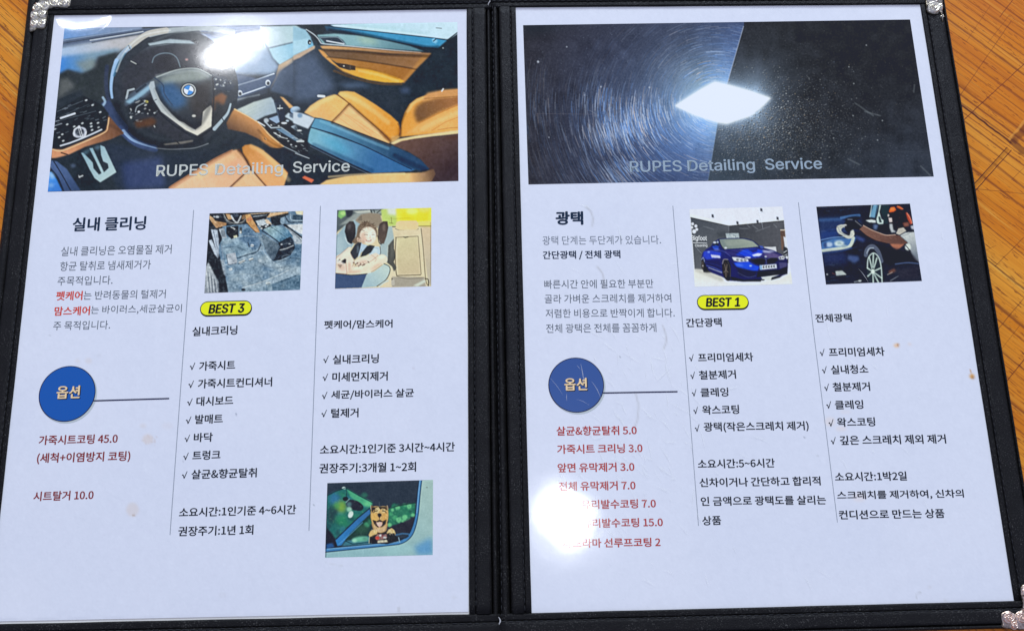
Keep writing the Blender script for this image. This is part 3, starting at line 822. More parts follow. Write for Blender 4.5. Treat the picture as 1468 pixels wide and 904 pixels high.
def pic_floor():
    k = Ink(288, 298, 440, 424, (60, 88, 120)).at(290, 295, 6.953)
    k.bl = 0.42
    f, l, e = k.fill, k.line, k.ell
    f([(0, 50), (1050, 40), (1050, 900), (0, 900)], (96, 136, 176))
    f([(180, 330), (400, 260), (560, 260), (590, 380), (540, 470), (340, 530), (230, 560)], (120, 158, 190), 2)
    f([(560, 280), (760, 500), (1000, 500), (1000, 860), (250, 860), (200, 600), (540, 480)], (118, 152, 184), 2)
    for i in range(60):
        e(RNG.uniform(200, 950), RNG.uniform(300, 840), RNG.uniform(20, 70), RNG.uniform(10, 40), ((168, 190, 208) if i % 2 else (66, 112, 164)), ang=RNG.uniform(-.8, .3), blur=5, alpha=.4)
    f([(420, 240), (520, 260), (590, 370), (520, 460), (460, 400), (360, 330)], (70, 112, 160), 5, .8)
    f([(540, 500), (700, 560), (900, 620), (980, 600), (980, 700), (760, 640), (600, 600)], (160, 182, 200), 6, .6)
    f([(900, 420), (1010, 380), (1000, 600), (860, 560)], (74, 118, 160), 6, .8)
    # mat step, seam lines
    l([(350, 520), (440, 490), (545, 455), (585, 380)], 12, (36, 56, 82), .8, True, .8)
    l([(230, 590), (360, 540), (540, 480)], 10, (190, 204, 216), .6, True, 1)
    f([(420, 800), (560, 760), (760, 700), (880, 630), (940, 680), (700, 780), (420, 850)], (150, 178, 204), 3, .8)
    l([(400, 815), (560, 770), (760, 690), (860, 640)], 8, (206, 218, 228), .8, True, .6)
    f([(640, 800), (930, 690), (980, 690), (980, 850), (640, 850)], (70, 112, 150), 2, .85)
    l([(740, 770), (940, 695)], 7, (30, 58, 86), .8); f([(640, 770), (690, 760), (700, 840), (650, 840)], (140, 172, 198), 1, .8)
    e(655, 770, 26, 16, (190, 206, 218), blur=1); l([(640, 785), (676, 772)], 6, (60, 84, 110)); e(410, 835, 20, 12, (24, 34, 48), blur=1); e(345, 845, 30, 20, (120, 150, 180), blur=1.5)
    # left sill and door
    f([(50, 60), (200, 60), (200, 330), (150, 420), (230, 700), (260, 870), (20, 870), (40, 520)], (34, 44, 60), 1)
    f([(85, 235), (150, 240), (165, 330), (165, 520), (130, 420)], (160, 178, 206), 1); f([(62, 345), (95, 335), (150, 470), (158, 525), (120, 480)], (172, 190, 216), 1)
    l([(110, 250), (150, 420)], 6, (60, 78, 108), .8)
    f([(30, 620), (60, 560), (120, 680), (165, 760), (165, 865), (20, 868)], (176, 188, 204), 1.5, to=(110, 124, 146), g=((50, 650), (150, 850)))
    for i in range(7):
        l([(40 + i * 16, 640 + i * 18), (60 + i * 15, 860)], 6, (70, 84, 104) if i % 2 else (205, 212, 222), .8, blur=.6)
    f([(180, 540), (220, 540), (240, 690), (215, 690)], (150, 168, 190), 1.5, .9); l([(190, 380), (215, 560), (235, 690)], 14, (130, 158, 188), .8, True, 1)
    # dash, wheel, pedals
    f([(70, 70), (640, 60), (640, 130), (560, 200), (430, 180), (240, 200), (100, 180)], (28, 36, 48), 1)
    f([(72, 95), (110, 120), (130, 150), (240, 170), (240, 195), (140, 222), (105, 180), (70, 130)], (216, 168, 116), .7, to=(190, 134, 86), g=((90, 120), (200, 200)))
    f([(105, 95), (190, 95), (200, 120), (120, 125)], (50, 60, 76), .8); e(150, 110, 18, 12, (180, 190, 204), blur=.8); e(120, 108, 10, 8, (150, 160, 176))
    l([(210, 80), (230, 130), (270, 170), (340, 182), (400, 170), (450, 120), (462, 80)], 20, (70, 80, 94), 1, True, .6); l([(214, 80), (236, 128), (276, 162), (340, 172), (400, 160), (446, 112)], 6, (190, 188, 180), .9, True, .4)
    f([(230, 80), (275, 82), (300, 130), (260, 140)], (200, 148, 92), 1.2); f([(395, 90), (450, 84), (430, 130), (390, 140)], (150, 112, 78), 1.5)
    l([(290, 100), (320, 150), (350, 165), (372, 130), (385, 100)], 16, (200, 208, 218), .95, True, .5); e(330, 95, 34, 22, (60, 74, 98), blur=1)
    f([(165, 232), (215, 220), (245, 315), (200, 328)], (160, 176, 196), .8)
    for i in range(3):
        l([(186 + i * 14, 240), (206 + i * 12, 312)], 5, (60, 74, 94), .9)
    f([(240, 210), (360, 200), (360, 310), (290, 330), (240, 280)], (24, 30, 40), 1); f([(370, 220), (395, 215), (395, 275), (370, 280)], (70, 76, 84), .8); e(382, 262, 12, 12, (206, 208, 206), blur=.6)
    l([(285, 212), (325, 232)], 8, (210, 216, 220)); l([(312, 215), (318, 238)], 6, (190, 196, 204)); f([(310, 300), (345, 290), (350, 315), (315, 322)], (216, 214, 176), .6)
    f([(430, 90), (480, 80), (500, 130), (560, 230), (574, 268), (530, 262), (480, 210), (440, 160)], (226, 160, 84), .7, to=(214, 150, 92), g=((460, 120), (550, 260))); l([(440, 165), (490, 222), (535, 265)], 8, (90, 58, 40), .9, True, .6)
    f([(440, 130), (490, 105), (500, 140), (450, 160)], (200, 110, 66), 1.5)
    f([(470, 70), (680, 60), (660, 110), (500, 120)], (44, 54, 70), .8); l([(510, 108), (640, 92)], 7, (190, 206, 222), .9); f([(680, 70), (860, 58), (850, 86), (700, 112), (640, 120)], (222, 172, 118), .8); l([(480, 82), (640, 72), (680, 64)], 8, (220, 176, 120), .9)
    f([(630, 130), (660, 140), (700, 190), (640, 180), (620, 150)], (220, 188, 160), .8); f([(530, 150), (620, 130), (640, 190), (560, 200)], (170, 186, 202), 1); f([(560, 200), (680, 180), (690, 210), (600, 240)], (40, 48, 60), .8)
    for x, y in ((575, 205), (600, 190), (635, 205), (650, 190), (590, 225), (560, 185)):
        e(x, y, 12, 8, (210, 218, 226), blur=.5)
    # passenger side and door
    f([(680, 110), (860, 70), (870, 190), (780, 190), (720, 200), (690, 180)], (30, 42, 56), 1.5)
    f([(780, 130), (850, 90), (1010, 70), (1010, 180), (860, 185), (800, 180)], (96, 130, 164), 1); l([(830, 110), (860, 160), (900, 165), (1005, 160)], 10, (40, 62, 88), .9, True); l([(880, 80), (890, 140), (1005, 150)], 7, (170, 196, 216), .9, True); e(800, 150, 24, 36, (130, 164, 196), blur=1.5)
    f([(925, 52), (1005, 50), (1005, 92), (940, 84)], (238, 216, 180), .8); f([(900, 95), (1005, 95), (1005, 140), (900, 140)], (56, 84, 112), 1)
    f([(840, 190), (1005, 180), (1005, 290), (960, 270)], (206, 214, 224), 1.2); l([(820, 190), (900, 250), (1000, 325)], 22, (24, 32, 44), 1, True, .8); f([(820, 205), (880, 240), (1000, 330), (1000, 380), (930, 380), (880, 280)], (166, 182, 200), 1)
    l([(850, 230), (940, 300), (990, 350)], 7, (90, 106, 126), .8, True)
    # armrest box
    f([(590, 270), (700, 340), (770, 380), (760, 460), (700, 548), (640, 470), (600, 360)], (110, 138, 164), 1, to=(60, 84, 112), g=((640, 330), (720, 500)))
    f([(610, 232), (680, 205), (760, 200), (850, 230), (900, 300), (900, 320), (770, 360), (690, 300)], (140, 180, 196), .8, to=(78, 136, 182), g=((680, 230), (820, 330))); l([(690, 215), (760, 260), (840, 320)], 6, (50, 84, 112), .9, True); l([(600, 250), (690, 310), (760, 362)], 9, (24, 36, 50), .9, True)
    f([(758, 366), (880, 305), (915, 350), (922, 420), (880, 490), (780, 540), (705, 548), (745, 470), (770, 410)], (32, 46, 68), .8)
    l([(775, 440), (840, 425), (908, 395)], 9, (206, 214, 222), .95); l([(800, 500), (870, 485)], 6, (110, 128, 150), .9); e(790, 385, 10, 6, (190, 200, 208)); e(870, 378, 14, 6, (150, 164, 180)); l([(780, 395), (900, 350)], 6, (80, 98, 124), .8)
    # bits on the carpet
    f([(240, 480), (330, 465), (350, 560), (340, 575), (262, 590)], (176, 188, 208), 1); l([(240, 490), (258, 588), (340, 572)], 7, (60, 78, 104), .9); f([(360, 560), (420, 535), (430, 550), (375, 578)], (212, 216, 218), .6); f([(460, 530), (505, 515), (512, 535), (470, 550)], (206, 212, 216), .6)
    l([(356, 575), (432, 545)], 6, (40, 56, 78), .9); l([(462, 548), (514, 530)], 6, (40, 56, 78), .9); e(497, 396, 18, 14, (210, 220, 230), blur=1); l([(455, 365), (468, 412)], 9, (30, 44, 64), .9); e(575, 545, 20, 16, (180, 200, 220), blur=2); f([(262, 625), (298, 615), (300, 640), (270, 645)], (190, 202, 214), .8); l([(470, 395), (520, 402)], 6, (50, 70, 96), .8)
    for i in range(90):
        x, y = RNG.uniform(200, 980), RNG.uniform(260, 840)
        e(x, y, RNG.uniform(8, 30), RNG.uniform(5, 16), ((206, 216, 226), (46, 78, 112), (90, 116, 140))[i % 3], ang=RNG.uniform(-.9, .2), blur=4, alpha=.28)
    l([(300, 330), (420, 300), (540, 310)], 10, (176, 196, 212), .5, True, 1); l([(200, 420), (330, 410), (440, 450)], 8, (60, 88, 118), .5, True, 1); l([(560, 560), (700, 620), (880, 600)], 8, (70, 96, 124), .5, True, 1)
    l([(250, 700), (420, 680), (600, 700)], 9, (176, 194, 210), .4, True, 1); l([(760, 560), (900, 520), (1000, 540)], 9, (44, 70, 100), .5, True, 1); l([(590, 390), (640, 500), (760, 600)], 8, (180, 196, 210), .5, True, 1)
    m_ = k.a.mean(2, keepdims=True); k.a[:] = m_ + (k.a - m_) * 0.68
    k.noise(7, 1.0); k.noise(8, 2.4); k.noise(7, 6)
    k.noise(1.4, 10); k.noise(1.0, 3)
    return k.finish(.28, .6, 1.4)


def pic_child():
    k = Ink(476, 292, 624, 420, (196, 184, 160)).at(470, 290, 6.956)
    k.bl = 0.42
    f, l, e = k.fill, k.line, k.ell
    f([(60, 40), (1060, 30), (1060, 900), (50, 900)], (222, 206, 168))
    f([(640, 230), (940, 260), (980, 900), (560, 900), (600, 420)], (222, 208, 176), 3)
    f([(930, 240), (1060, 230), (1060, 850), (1000, 800), (960, 500)], (216, 194, 160), 2, to=(186, 178, 160), g=((980, 300), (1010, 800)))
    # windows
    f([(60, 50), (560, 50), (540, 130), (300, 130), (150, 250), (60, 320)], (84, 96, 104), 2)
    f([(110, 85), (170, 80), (180, 130), (130, 165), (100, 140)], (128, 190, 108), 2); e(150, 110, 26, 20, (170, 216, 130), blur=2)
    f([(180, 80), (250, 80), (240, 150), (190, 150)], (52, 58, 70), 2); f([(270, 110), (560, 70), (540, 110), (330, 150), (200, 210), (110, 230)], (146, 156, 156), 3)
    f([(250, 90), (430, 76), (420, 100), (300, 110)], (190, 196, 190), 2); l([(425, 75), (440, 105)], 9, (40, 44, 48)); l([(490, 105), (540, 66)], 8, (50, 56, 52)); l([(458, 76), (466, 100)], 8, (50, 54, 58))
    f([(530, 70), (700, 55), (700, 230), (600, 240), (540, 180)], (190, 214, 110), 3); f([(590, 60), (690, 40), (690, 130), (600, 120)], (214, 222, 214), 4)
    f([(680, 40), (1060, 30), (1060, 240), (900, 230), (690, 200)], (242, 230, 60), 4); f([(720, 110), (880, 60), (1000, 110), (1000, 190), (740, 180)], (240, 226, 44), 4)
    f([(900, 190), (1060, 180), (1060, 240), (900, 236)], (244, 220, 110), 2); e(840, 90, 60, 30, (250, 244, 120), blur=4); e(960, 70, 60, 30, (232, 224, 90), blur=4)
    l([(600, 160), (660, 164), (740, 160), (830, 158)], 4, (170, 160, 40), .6); l([(632, 150), (638, 210)], 6, (120, 120, 60), .8); l([(615, 205), (650, 210)], 6, (110, 110, 60), .8)
    l([(900, 238), (1050, 236)], 10, (128, 118, 84), .8, blur=1); l([(645, 243), (690, 244)], 12, (80, 84, 76), .8)
    # right seat back
    f([(680, 200), (720, 182), (880, 182), (905, 205), (900, 262), (860, 280), (720, 276), (676, 258)], (230, 204, 150), 1); l([(672, 262), (720, 278), (860, 282), (904, 262)], 6, (116, 100, 76), .9, True)
    f([(660, 280), (920, 270), (970, 760), (680, 760), (640, 400)], (222, 206, 170), 2); l([(676, 350), (765, 345), (900, 338), (930, 715)], 7, (98, 88, 70), .9); l([(680, 350), (672, 520), (684, 715), (720, 728), (925, 722)], 9, (84, 74, 62), .9, True)
    f([(690, 355), (895, 345), (920, 712), (700, 716)], (214, 204, 160), 2, to=(206, 188, 152), g=((700, 380), (850, 700))); l([(755, 345), (772, 352), (800, 345)], 8, (60, 56, 48))
    l([(930, 260), (950, 450), (975, 760), (1000, 830)], 8, (92, 82, 66), .85, True); l([(1024, 200), (1026, 830)], 6, (110, 100, 86), .6)
    f([(640, 740), (960, 745), (980, 840), (640, 840)], (168, 160, 146), 2); f([(850, 830), (960, 770), (980, 790), (900, 838)], (204, 212, 198), 1.5); l([(640, 760), (650, 830)], 14, (80, 76, 70), .9); e(650, 800, 18, 34, (190, 184, 172), blur=1); l([(970, 760), (1000, 770), (1005, 830)], 10, (60, 58, 54), .9, True)
    f([(590, 600), (600, 430), (640, 370), (660, 360), (660, 480), (675, 540), (655, 590), (685, 650), (660, 690), (640, 640)], (84, 86, 84), 1); l([(660, 470), (672, 530), (655, 590)], 6, (50, 50, 50), .9, True)
    # child seat shell
    f([(85, 330), (160, 240), (290, 160), (330, 190), (260, 420), (230, 460), (100, 560), (70, 560)], (150, 178, 194), 2); f([(270, 180), (330, 120), (420, 105), (520, 115), (545, 200), (500, 260), (400, 230), (310, 210)], (148, 134, 118), 1.5)
    for i in range(5):
        l([(300 + i * 5, 180 - i * 10), (340, 176 - i * 10)], 5, (90, 84, 80), .8)
    f([(500, 240), (640, 240), (660, 360), (600, 430), (590, 600), (520, 560), (520, 420)], (164, 186, 192), 2)
    f([(168, 290), (180, 225), (215, 190), (255, 190), (275, 230), (278, 310), (262, 390), (232, 418), (195, 390)], (62, 58, 64), .8, to=(44, 46, 56), g=((220, 230), (230, 390)))
    f([(500, 270), (515, 215), (550, 190), (595, 190), (603, 250), (585, 340), (560, 410), (525, 415), (500, 350)], (74, 64, 64), .8, to=(98, 84, 78), g=((550, 210), (540, 380)))
    l([(172, 350), (200, 405), (235, 420)], 7, (220, 228, 228), .8, True); l([(497, 330), (510, 400), (535, 420)], 7, (40, 40, 44), .9, True)
    # child
    f([(290, 300), (300, 245), (335, 208), (390, 196), (450, 222), (488, 270), (492, 335), (470, 350), (340, 380), (300, 410), (262, 408), (244, 390), (280, 340)], (120, 100, 86), 2, sm=True)
    f([(318, 340), (328, 290), (362, 254), (414, 244), (458, 266), (478, 305), (480, 350), (464, 394), (424, 418), (376, 412), (338, 390)], (242, 222, 206), 1.6, sm=True)
    e(350, 350, 26, 50, (214, 180, 160), blur=3.5, alpha=.75); e(345, 395, 30, 16, (206, 172, 152), blur=3, alpha=.8); e(440, 330, 34, 50, (252, 240, 226), blur=3.5, alpha=.8)
    e(306, 370, 18, 22, (224, 194, 176), blur=1.2); e(308, 374, 8, 11, (180, 140, 124), blur=1.2, alpha=.7)
    k.fur([(300, 300), (320, 215), (390, 196), (460, 226), (490, 290), (430, 246), (360, 256), (322, 310)], 110, 22, -.4, ((70, 56, 48), (176, 152, 128), (110, 90, 74)), 6, .7, 1.0)
    k.fur([(240, 400), (290, 310), (318, 340), (322, 400)], 40, 22, 1.4, ((80, 64, 54), (170, 146, 124)), 6, .7, .5)
    k.fur([(340, 215), (350, 190), (380, 190), (390, 215)], 12, 16, -1.2, ((80, 66, 58),), 6, .8, .6)
    l([(364, 323), (380, 320), (396, 325)], 7, (120, 92, 82), .75, True, .5); l([(440, 324), (452, 320), (464, 325)], 6, (120, 92, 82), .75, True, .5)
    l([(360, 306), (380, 298), (398, 304)], 6, (176, 142, 124), .5, True, .8); l([(438, 304), (452, 298), (466, 303)], 6, (176, 142, 124), .5, True, .8)
    l([(418, 325), (424, 346), (412, 355), (430, 356)], 6, (206, 160, 140), .6, True, .8)
    f([(374, 372), (402, 376), (438, 370), (430, 386), (405, 392), (384, 386)], (176, 110, 102), 1); f([(382, 376), (432, 374), (420, 384), (395, 385)], (248, 240, 234), .6)
    e(372, 365, 14, 12, (240, 186, 168), blur=2, alpha=.6); e(452, 360, 14, 12, (246, 200, 182), blur=2, alpha=.6)
    f([(330, 410), (400, 430), (380, 470), (330, 500), (300, 560), (310, 440)], (176, 202, 226), 1); f([(300, 410), (340, 400), (320, 500), (280, 560)], (176, 202, 226), 1)
    f([(470, 440), (510, 440), (524, 480), (520, 520), (450, 560), (390, 560), (430, 480)], (186, 210, 226), 1); l([(520, 440), (526, 500), (515, 525)], 6, (50, 60, 70), .8, True)
    f([(270, 420), (300, 400), (335, 400), (320, 470), (300, 540), (270, 572), (230, 540), (222, 500)], (56, 60, 72), .8); f([(390, 435), (420, 425), (470, 435), (430, 500), (380, 530), (325, 545), (340, 500)], (50, 54, 64), .8)
    f([(200, 450), (230, 440), (220, 500), (260, 580), (240, 640), (200, 680), (190, 720), (70, 700), (75, 540), (130, 510)], (238, 216, 200), 1)
    f([(250, 590), (330, 550), (430, 520), (480, 500), (520, 530), (480, 580), (400, 620), (300, 640)], (236, 214, 196), 1)
    f([(190, 600), (300, 640), (420, 590), (500, 530), (550, 520), (588, 545), (588, 590), (520, 630), (450, 680), (380, 710), (240, 722), (200, 700)], (240, 218, 196), 1, sm=True)
    l([(180, 600), (185, 660), (190, 710)], 6, (180, 130, 116), .8, True); l([(240, 722), (380, 712), (460, 680), (540, 625)], 6, (150, 120, 100), .8, True)
    for a in (((252, 600), (262, 602)), ((275, 620), (300, 600)), ((305, 640), (330, 612)), ((345, 630), (370, 615)), ((400, 590), (410, 600))):
        l(a, 9, (70, 56, 54), .9)
    f([(130, 590), (170, 560), (184, 570), (180, 605), (150, 612)], (48, 48, 54), .6); f([(95, 620), (145, 620), (125, 655)], (56, 56, 56), .5); l([(100, 585), (120, 570)], 9, (60, 60, 66))
    f([(90, 560), (140, 590), (170, 610), (140, 625), (90, 605)], (226, 226, 226), 1.5, .7)
    e(130, 640, 50, 30, (214, 180, 160), ang=.6, blur=5, alpha=.7); e(260, 690, 70, 16, (210, 176, 152), ang=-.1, blur=4, alpha=.8); e(480, 640, 60, 14, (206, 172, 146), ang=-.6, blur=4, alpha=.7)
    e(340, 600, 60, 10, (206, 170, 150), ang=-.3, blur=3, alpha=.6); e(540, 545, 34, 16, (252, 240, 222), ang=-.3, blur=3, alpha=.8); e(300, 660, 60, 18, (250, 234, 214), ang=-.2, blur=4, alpha=.7)
    e(215, 640, 14, 40, (206, 168, 150), blur=3, alpha=.6); e(180, 520, 40, 20, (250, 232, 216), ang=-.6, blur=4, alpha=.7)
    e(120, 430, 40, 90, (176, 200, 212), blur=8, alpha=.7); e(300, 470, 10, 40, (120, 146, 170), blur=3, alpha=.6); e(480, 480, 20, 30, (206, 226, 236), blur=3, alpha=.7)
    # seat base
    f([(70, 710), (240, 726), (390, 715), (340, 850), (65, 860)], (62, 84, 128), 1); f([(390, 712), (460, 690), (560, 615), (610, 630), (620, 690), (580, 770), (480, 840), (335, 850)], (160, 190, 204), 1, to=(186, 208, 206), g=((400, 800), (560, 660)))
    l([(560, 612), (612, 640), (618, 690), (580, 770), (490, 836)], 8, (44, 54, 64), .9, True); l([(515, 835), (560, 800), (600, 780)], 16, (190, 210, 212), .9, True); l([(70, 708), (240, 724), (390, 712)], 8, (40, 48, 66), .9, True); l([(400, 706), (430, 698)], 8, (220, 226, 224))
    l([(90, 78), (92, 300), (72, 860)], 5, (70, 86, 104), .6)
    l([(75, 560), (130, 512), (200, 452)], 6, (150, 120, 106), .7, True, .6); l([(225, 500), (262, 580), (245, 640)], 6, (150, 112, 98), .6, True, .6)
    l([(262, 640), (340, 622), (430, 585), (500, 530)], 6, (150, 112, 94), .55, True, .7); l([(75, 705), (190, 712)], 6, (140, 104, 92), .7); l([(430, 520), (480, 560), (470, 590)], 5, (160, 124, 106), .5, True, .6)
    for x in (262, 290, 320, 352):
        l([(x, 600), (x + 14, 628)], 5, (120, 88, 78), .6, blur=.5)
    l([(335, 470), (320, 545)], 5, (90, 120, 150), .6); l([(440, 450), (500, 460)], 5, (120, 150, 176), .6); l([(90, 330), (85, 540)], 8, (120, 146, 160), .5, blur=2); l([(600, 440), (595, 560)], 6, (190, 206, 208), .6)
    e(215, 240, 16, 30, (90, 86, 92), ang=.2, blur=3, alpha=.7); e(560, 250, 16, 40, (128, 112, 104), blur=3, alpha=.7); e(640, 480, 14, 70, (112, 114, 110), blur=3, alpha=.5); l([(700, 740), (800, 760), (960, 750)], 10, (120, 112, 100), .6, True, 1.5)
    m_ = k.a.mean(2, keepdims=True); k.a[:] = m_ + (k.a - m_) * 0.86
    k.noise(1.8, 1.2)
    k.noise(1.4, 10); k.noise(1.0, 3)
    return k.finish(.28, .6, 1.4)


def pic_dog():
    k = Ink(462, 682, 626, 804, (44, 54, 70)).at(455, 680, 6.955)
    k.bl = 0.5
    f, l, e = k.fill, k.line, k.ell
    f([(80, 60), (1200, 40), (1200, 900), (60, 900)], (46, 58, 76))
    f([(95, 210), (180, 165), (280, 130), (420, 210), (540, 280), (540, 340), (300, 520), (180, 640), (85, 560)], (40, 110, 110), 2)
    for i in range(46):
        e(RNG.uniform(100, 500), RNG.uniform(200, 620), RNG.uniform(16, 44), RNG.uniform(14, 34), ((46, 132, 104), (34, 92, 104), (52, 122, 150), (36, 70, 84))[i % 4], blur=3, alpha=.6)
    e(170, 240, 50, 60, (52, 118, 166), blur=6, alpha=.9); e(240, 320, 50, 60, (126, 172, 74), blur=7, alpha=.95); e(190, 310, 30, 30, (80, 160, 90), blur=5); e(140, 400, 50, 90, (40, 60, 70), blur=8, alpha=.8); e(240, 450, 60, 60, (50, 146, 104), blur=7, alpha=.8)
    f([(290, 135), (400, 200), (550, 275), (530, 320), (440, 300), (330, 220)], (70, 168, 128), 2.5); e(500, 290, 40, 26, (96, 196, 140), blur=4)
    e(265, 132, 20, 12, (190, 220, 214), blur=1)
    l([(95, 210), (180, 165), (280, 130), (420, 210), (550, 278)], 8, (20, 48, 58), .9, blur=.8); l([(288, 130), (290, 220)], 6, (30, 54, 64), .9)
    e(280, 240, 28, 22, (34, 38, 52), blur=1); f([(285, 290), (320, 250), (400, 262), (455, 310), (440, 355), (360, 352), (310, 325)], (42, 46, 62), 1, sm=True); e(315, 295, 26, 26, (80, 120, 130), blur=3); l([(285, 275), (320, 240)], 9, (140, 170, 180), .8)
    e(318, 345, 26, 26, (150, 206, 182), blur=2); e(332, 395, 24, 36, (206, 226, 224), ang=.4, blur=1)
    f([(360, 470), (540, 330), (545, 520), (500, 620), (280, 660), (200, 700)], (38, 66, 66), 3)
    e(490, 500, 28, 28, (70, 164, 120), blur=2.5); e(440, 540, 70, 44, (46, 84, 72), blur=6); e(520, 470, 20, 30, (56, 120, 96), blur=3)
    # far window right
    f([(700, 345), (760, 315), (860, 290), (975, 278), (975, 400), (900, 440), (800, 490), (710, 510)], (44, 120, 96), 1.5)
    for i in range(26):
        e(RNG.uniform(715, 970), RNG.uniform(300, 480), RNG.uniform(12, 30), RNG.uniform(10, 26), ((78, 184, 124), (40, 130, 100), (100, 204, 140), (34, 84, 84))[i % 4], blur=2.5, alpha=.65)
    for x, y, r in ((800, 325, 24), (915, 312, 24), (870, 425, 26), (810, 450, 26), (850, 462, 14), (750, 350, 16), (950, 400, 18), (720, 500, 22)):
        e(x, y, r, r, (112, 206, 144), blur=1.8, alpha=.85)
    f([(715, 340), (800, 300), (975, 274), (975, 284), (800, 316)], (24, 50, 58), 1, .8)
    f([(700, 530), (800, 500), (980, 410), (980, 520), (920, 580), (800, 575)], (46, 48, 64), 2)
    # pillar and sill
    f([(90, 520), (150, 590), (220, 720), (90, 740)], (38, 40, 56), 2); f([(90, 690), (150, 680), (170, 720), (90, 740)], (40, 86, 150), 2)
    f([(180, 650), (240, 590), (400, 440), (520, 340), (530, 385), (440, 470), (320, 590), (240, 700), (200, 710)], (48, 124, 196), 1, to=(52, 108, 172), g=((250, 620), (480, 380))); l([(190, 640), (400, 432), (520, 335)], 10, (20, 44, 66), .9, blur=.6); l([(215, 690), (330, 590), (450, 475)], 10, (90, 160, 220), .7, blur=2)
    f([(280, 660), (520, 610), (540, 690), (240, 710)], (60, 120, 140), 2); e(430, 640, 80, 26, (106, 190, 160), ang=-.1, blur=3); e(370, 655, 26, 18, (150, 216, 190), blur=2); e(480, 640, 30, 20, (90, 160, 140), blur=2); l([(280, 660), (350, 690), (520, 670)], 8, (24, 54, 70), .8)
    # door body
    f([(1040, 55), (1200, 40), (1200, 900), (60, 900), (70, 775), (400, 735), (700, 705), (840, 680), (930, 620), (980, 520), (1005, 380), (1020, 200)], (158, 190, 190), .8, to=(140, 184, 196), g=((1080, 150), (500, 780)))
    f([(960, 720), (1140, 620), (1160, 800), (1000, 800)], (86, 150, 206), 9, .9); f([(600, 720), (900, 680), (980, 760), (700, 810)], (150, 196, 204), 6, .7)
    l([(1030, 55), (1012, 200), (995, 380), (965, 520), (920, 610), (830, 672), (700, 692), (400, 722), (80, 752)], 30, (66, 136, 204), 1, True, .6)
    l([(1040, 55), (1024, 200), (1006, 390), (976, 530), (930, 622), (840, 684), (700, 706), (400, 738), (80, 770)], 9, (20, 56, 90), .95, True, .5)
    l([(1012, 60), (996, 200), (980, 380), (950, 510), (905, 600)], 8, (22, 50, 80), .9, True, .6); l([(1022, 60), (1006, 220), (990, 380)], 6, (150, 200, 236), .8, True)
    l([(780, 600), (850, 585), (910, 590)], 16, (60, 110, 160), .9); l([(820, 640), (880, 628), (905, 610)], 14, (30, 44, 62), .9); l([(810, 625), (822, 672)], 9, (150, 190, 216), .9); l([(100, 740), (400, 712), (700, 684), (810, 665)], 8, (130, 186, 226), .8, True)
    # dog
    f([(520, 590), (540, 560), (600, 540), (680, 540), (800, 620), (810, 660), (700, 690), (520, 680)], (34, 34, 40), 1)
    f([(540, 480), (700, 480), (690, 560), (640, 580), (560, 560)], (160, 128, 92), 1.5)
    f([(540, 340), (556, 318), (590, 312), (622, 316), (660, 312), (690, 320), (704, 350), (708, 410), (700, 460), (682, 500), (645, 522), (600, 522), (560, 502), (538, 455), (531, 395)], (206, 166, 104), .9, sm=True); f([(556, 480), (690, 480), (680, 545), (640, 575), (590, 570), (562, 540)], (196, 158, 104), 1.2, sm=True); f([(530, 345), (534, 302), (548, 306), (570, 326)], (120, 96, 70), .8); f([(676, 322), (692, 304), (704, 310), (708, 352)], (120, 96, 70), .8)
    f([(540, 330), (600, 318), (680, 320), (696, 350), (660, 335), (625, 345), (600, 322), (560, 350), (545, 380)], (40, 38, 42), .8)
    f([(575, 330), (610, 322), (625, 345), (612, 380), (575, 370)], (230, 206, 150), 1); f([(640, 335), (672, 340), (690, 380), (650, 380)], (222, 196, 140), 1)
    l([(560, 378), (575, 362), (596, 364)], 8, (40, 32, 30), .95, True); l([(650, 362), (672, 362), (688, 380)], 8, (40, 32, 30), .95, True)
    e(568, 420, 30, 40, (222, 176, 96), blur=2); e(670, 420, 26, 44, (216, 166, 92), blur=2)
    f([(598, 390), (618, 382), (640, 390), (638, 410), (620, 428), (602, 410)], (28, 28, 34), .5); l([(619, 425), (619, 450)], 5, (60, 48, 44))
    f([(550, 450), (590, 462), (620, 448), (650, 462), (690, 445), (680, 490), (650, 520), (600, 524), (570, 500)], (44, 34, 36), .8); f([(585, 470), (650, 468), (645, 500), (620, 528), (595, 500)], (232, 186, 180), .8); l([(560, 455), (600, 470), (620, 458), (650, 470), (685, 450)], 8, (50, 40, 38), .8, True)
    f([(560, 500), (600, 530), (640, 530), (680, 500), (670, 560), (620, 575), (580, 555)], (212, 184, 150), 2, .8)
    l([(531, 304), (534, 345)], 5, (236, 232, 220), .8); l([(697, 306), (705, 345)], 5, (224, 216, 200), .8); l([(616, 270), (620, 320)], 4, (120, 130, 140), .6)
    f([(510, 600), (530, 560), (560, 545), (600, 560), (595, 590), (560, 600), (525, 620)], (216, 184, 120), .8); f([(690, 590), (705, 550), (740, 530), (770, 555), (780, 590), (760, 605), (720, 575)], (214, 184, 124), .8)
    for x in (545, 565, 585, 712, 735, 758):
        l([(x, 545), (x + 2, 575)], 5, (246, 232, 190), .8)
    l([(520, 600), (515, 680)], 8, (226, 206, 170), .8); f([(700, 590), (770, 580), (780, 640), (710, 650)], (40, 44, 52), 1)
    f([(575, 620), (600, 590), (690, 590), (695, 630), (640, 645), (590, 650)], (150, 110, 112), 1); e(598, 630, 20, 18, (206, 72, 66), blur=1); e(630, 605, 14, 10, (216, 214, 216), blur=.6); e(672, 625, 16, 10, (200, 206, 212), blur=.6); e(650, 605, 12, 10, (120, 66, 76), blur=.6); e(660, 590, 16, 8, (60, 56, 70), blur=.6)
    f([(600, 655), (690, 645), (705, 670), (600, 680)], (214, 206, 182), 1.2)
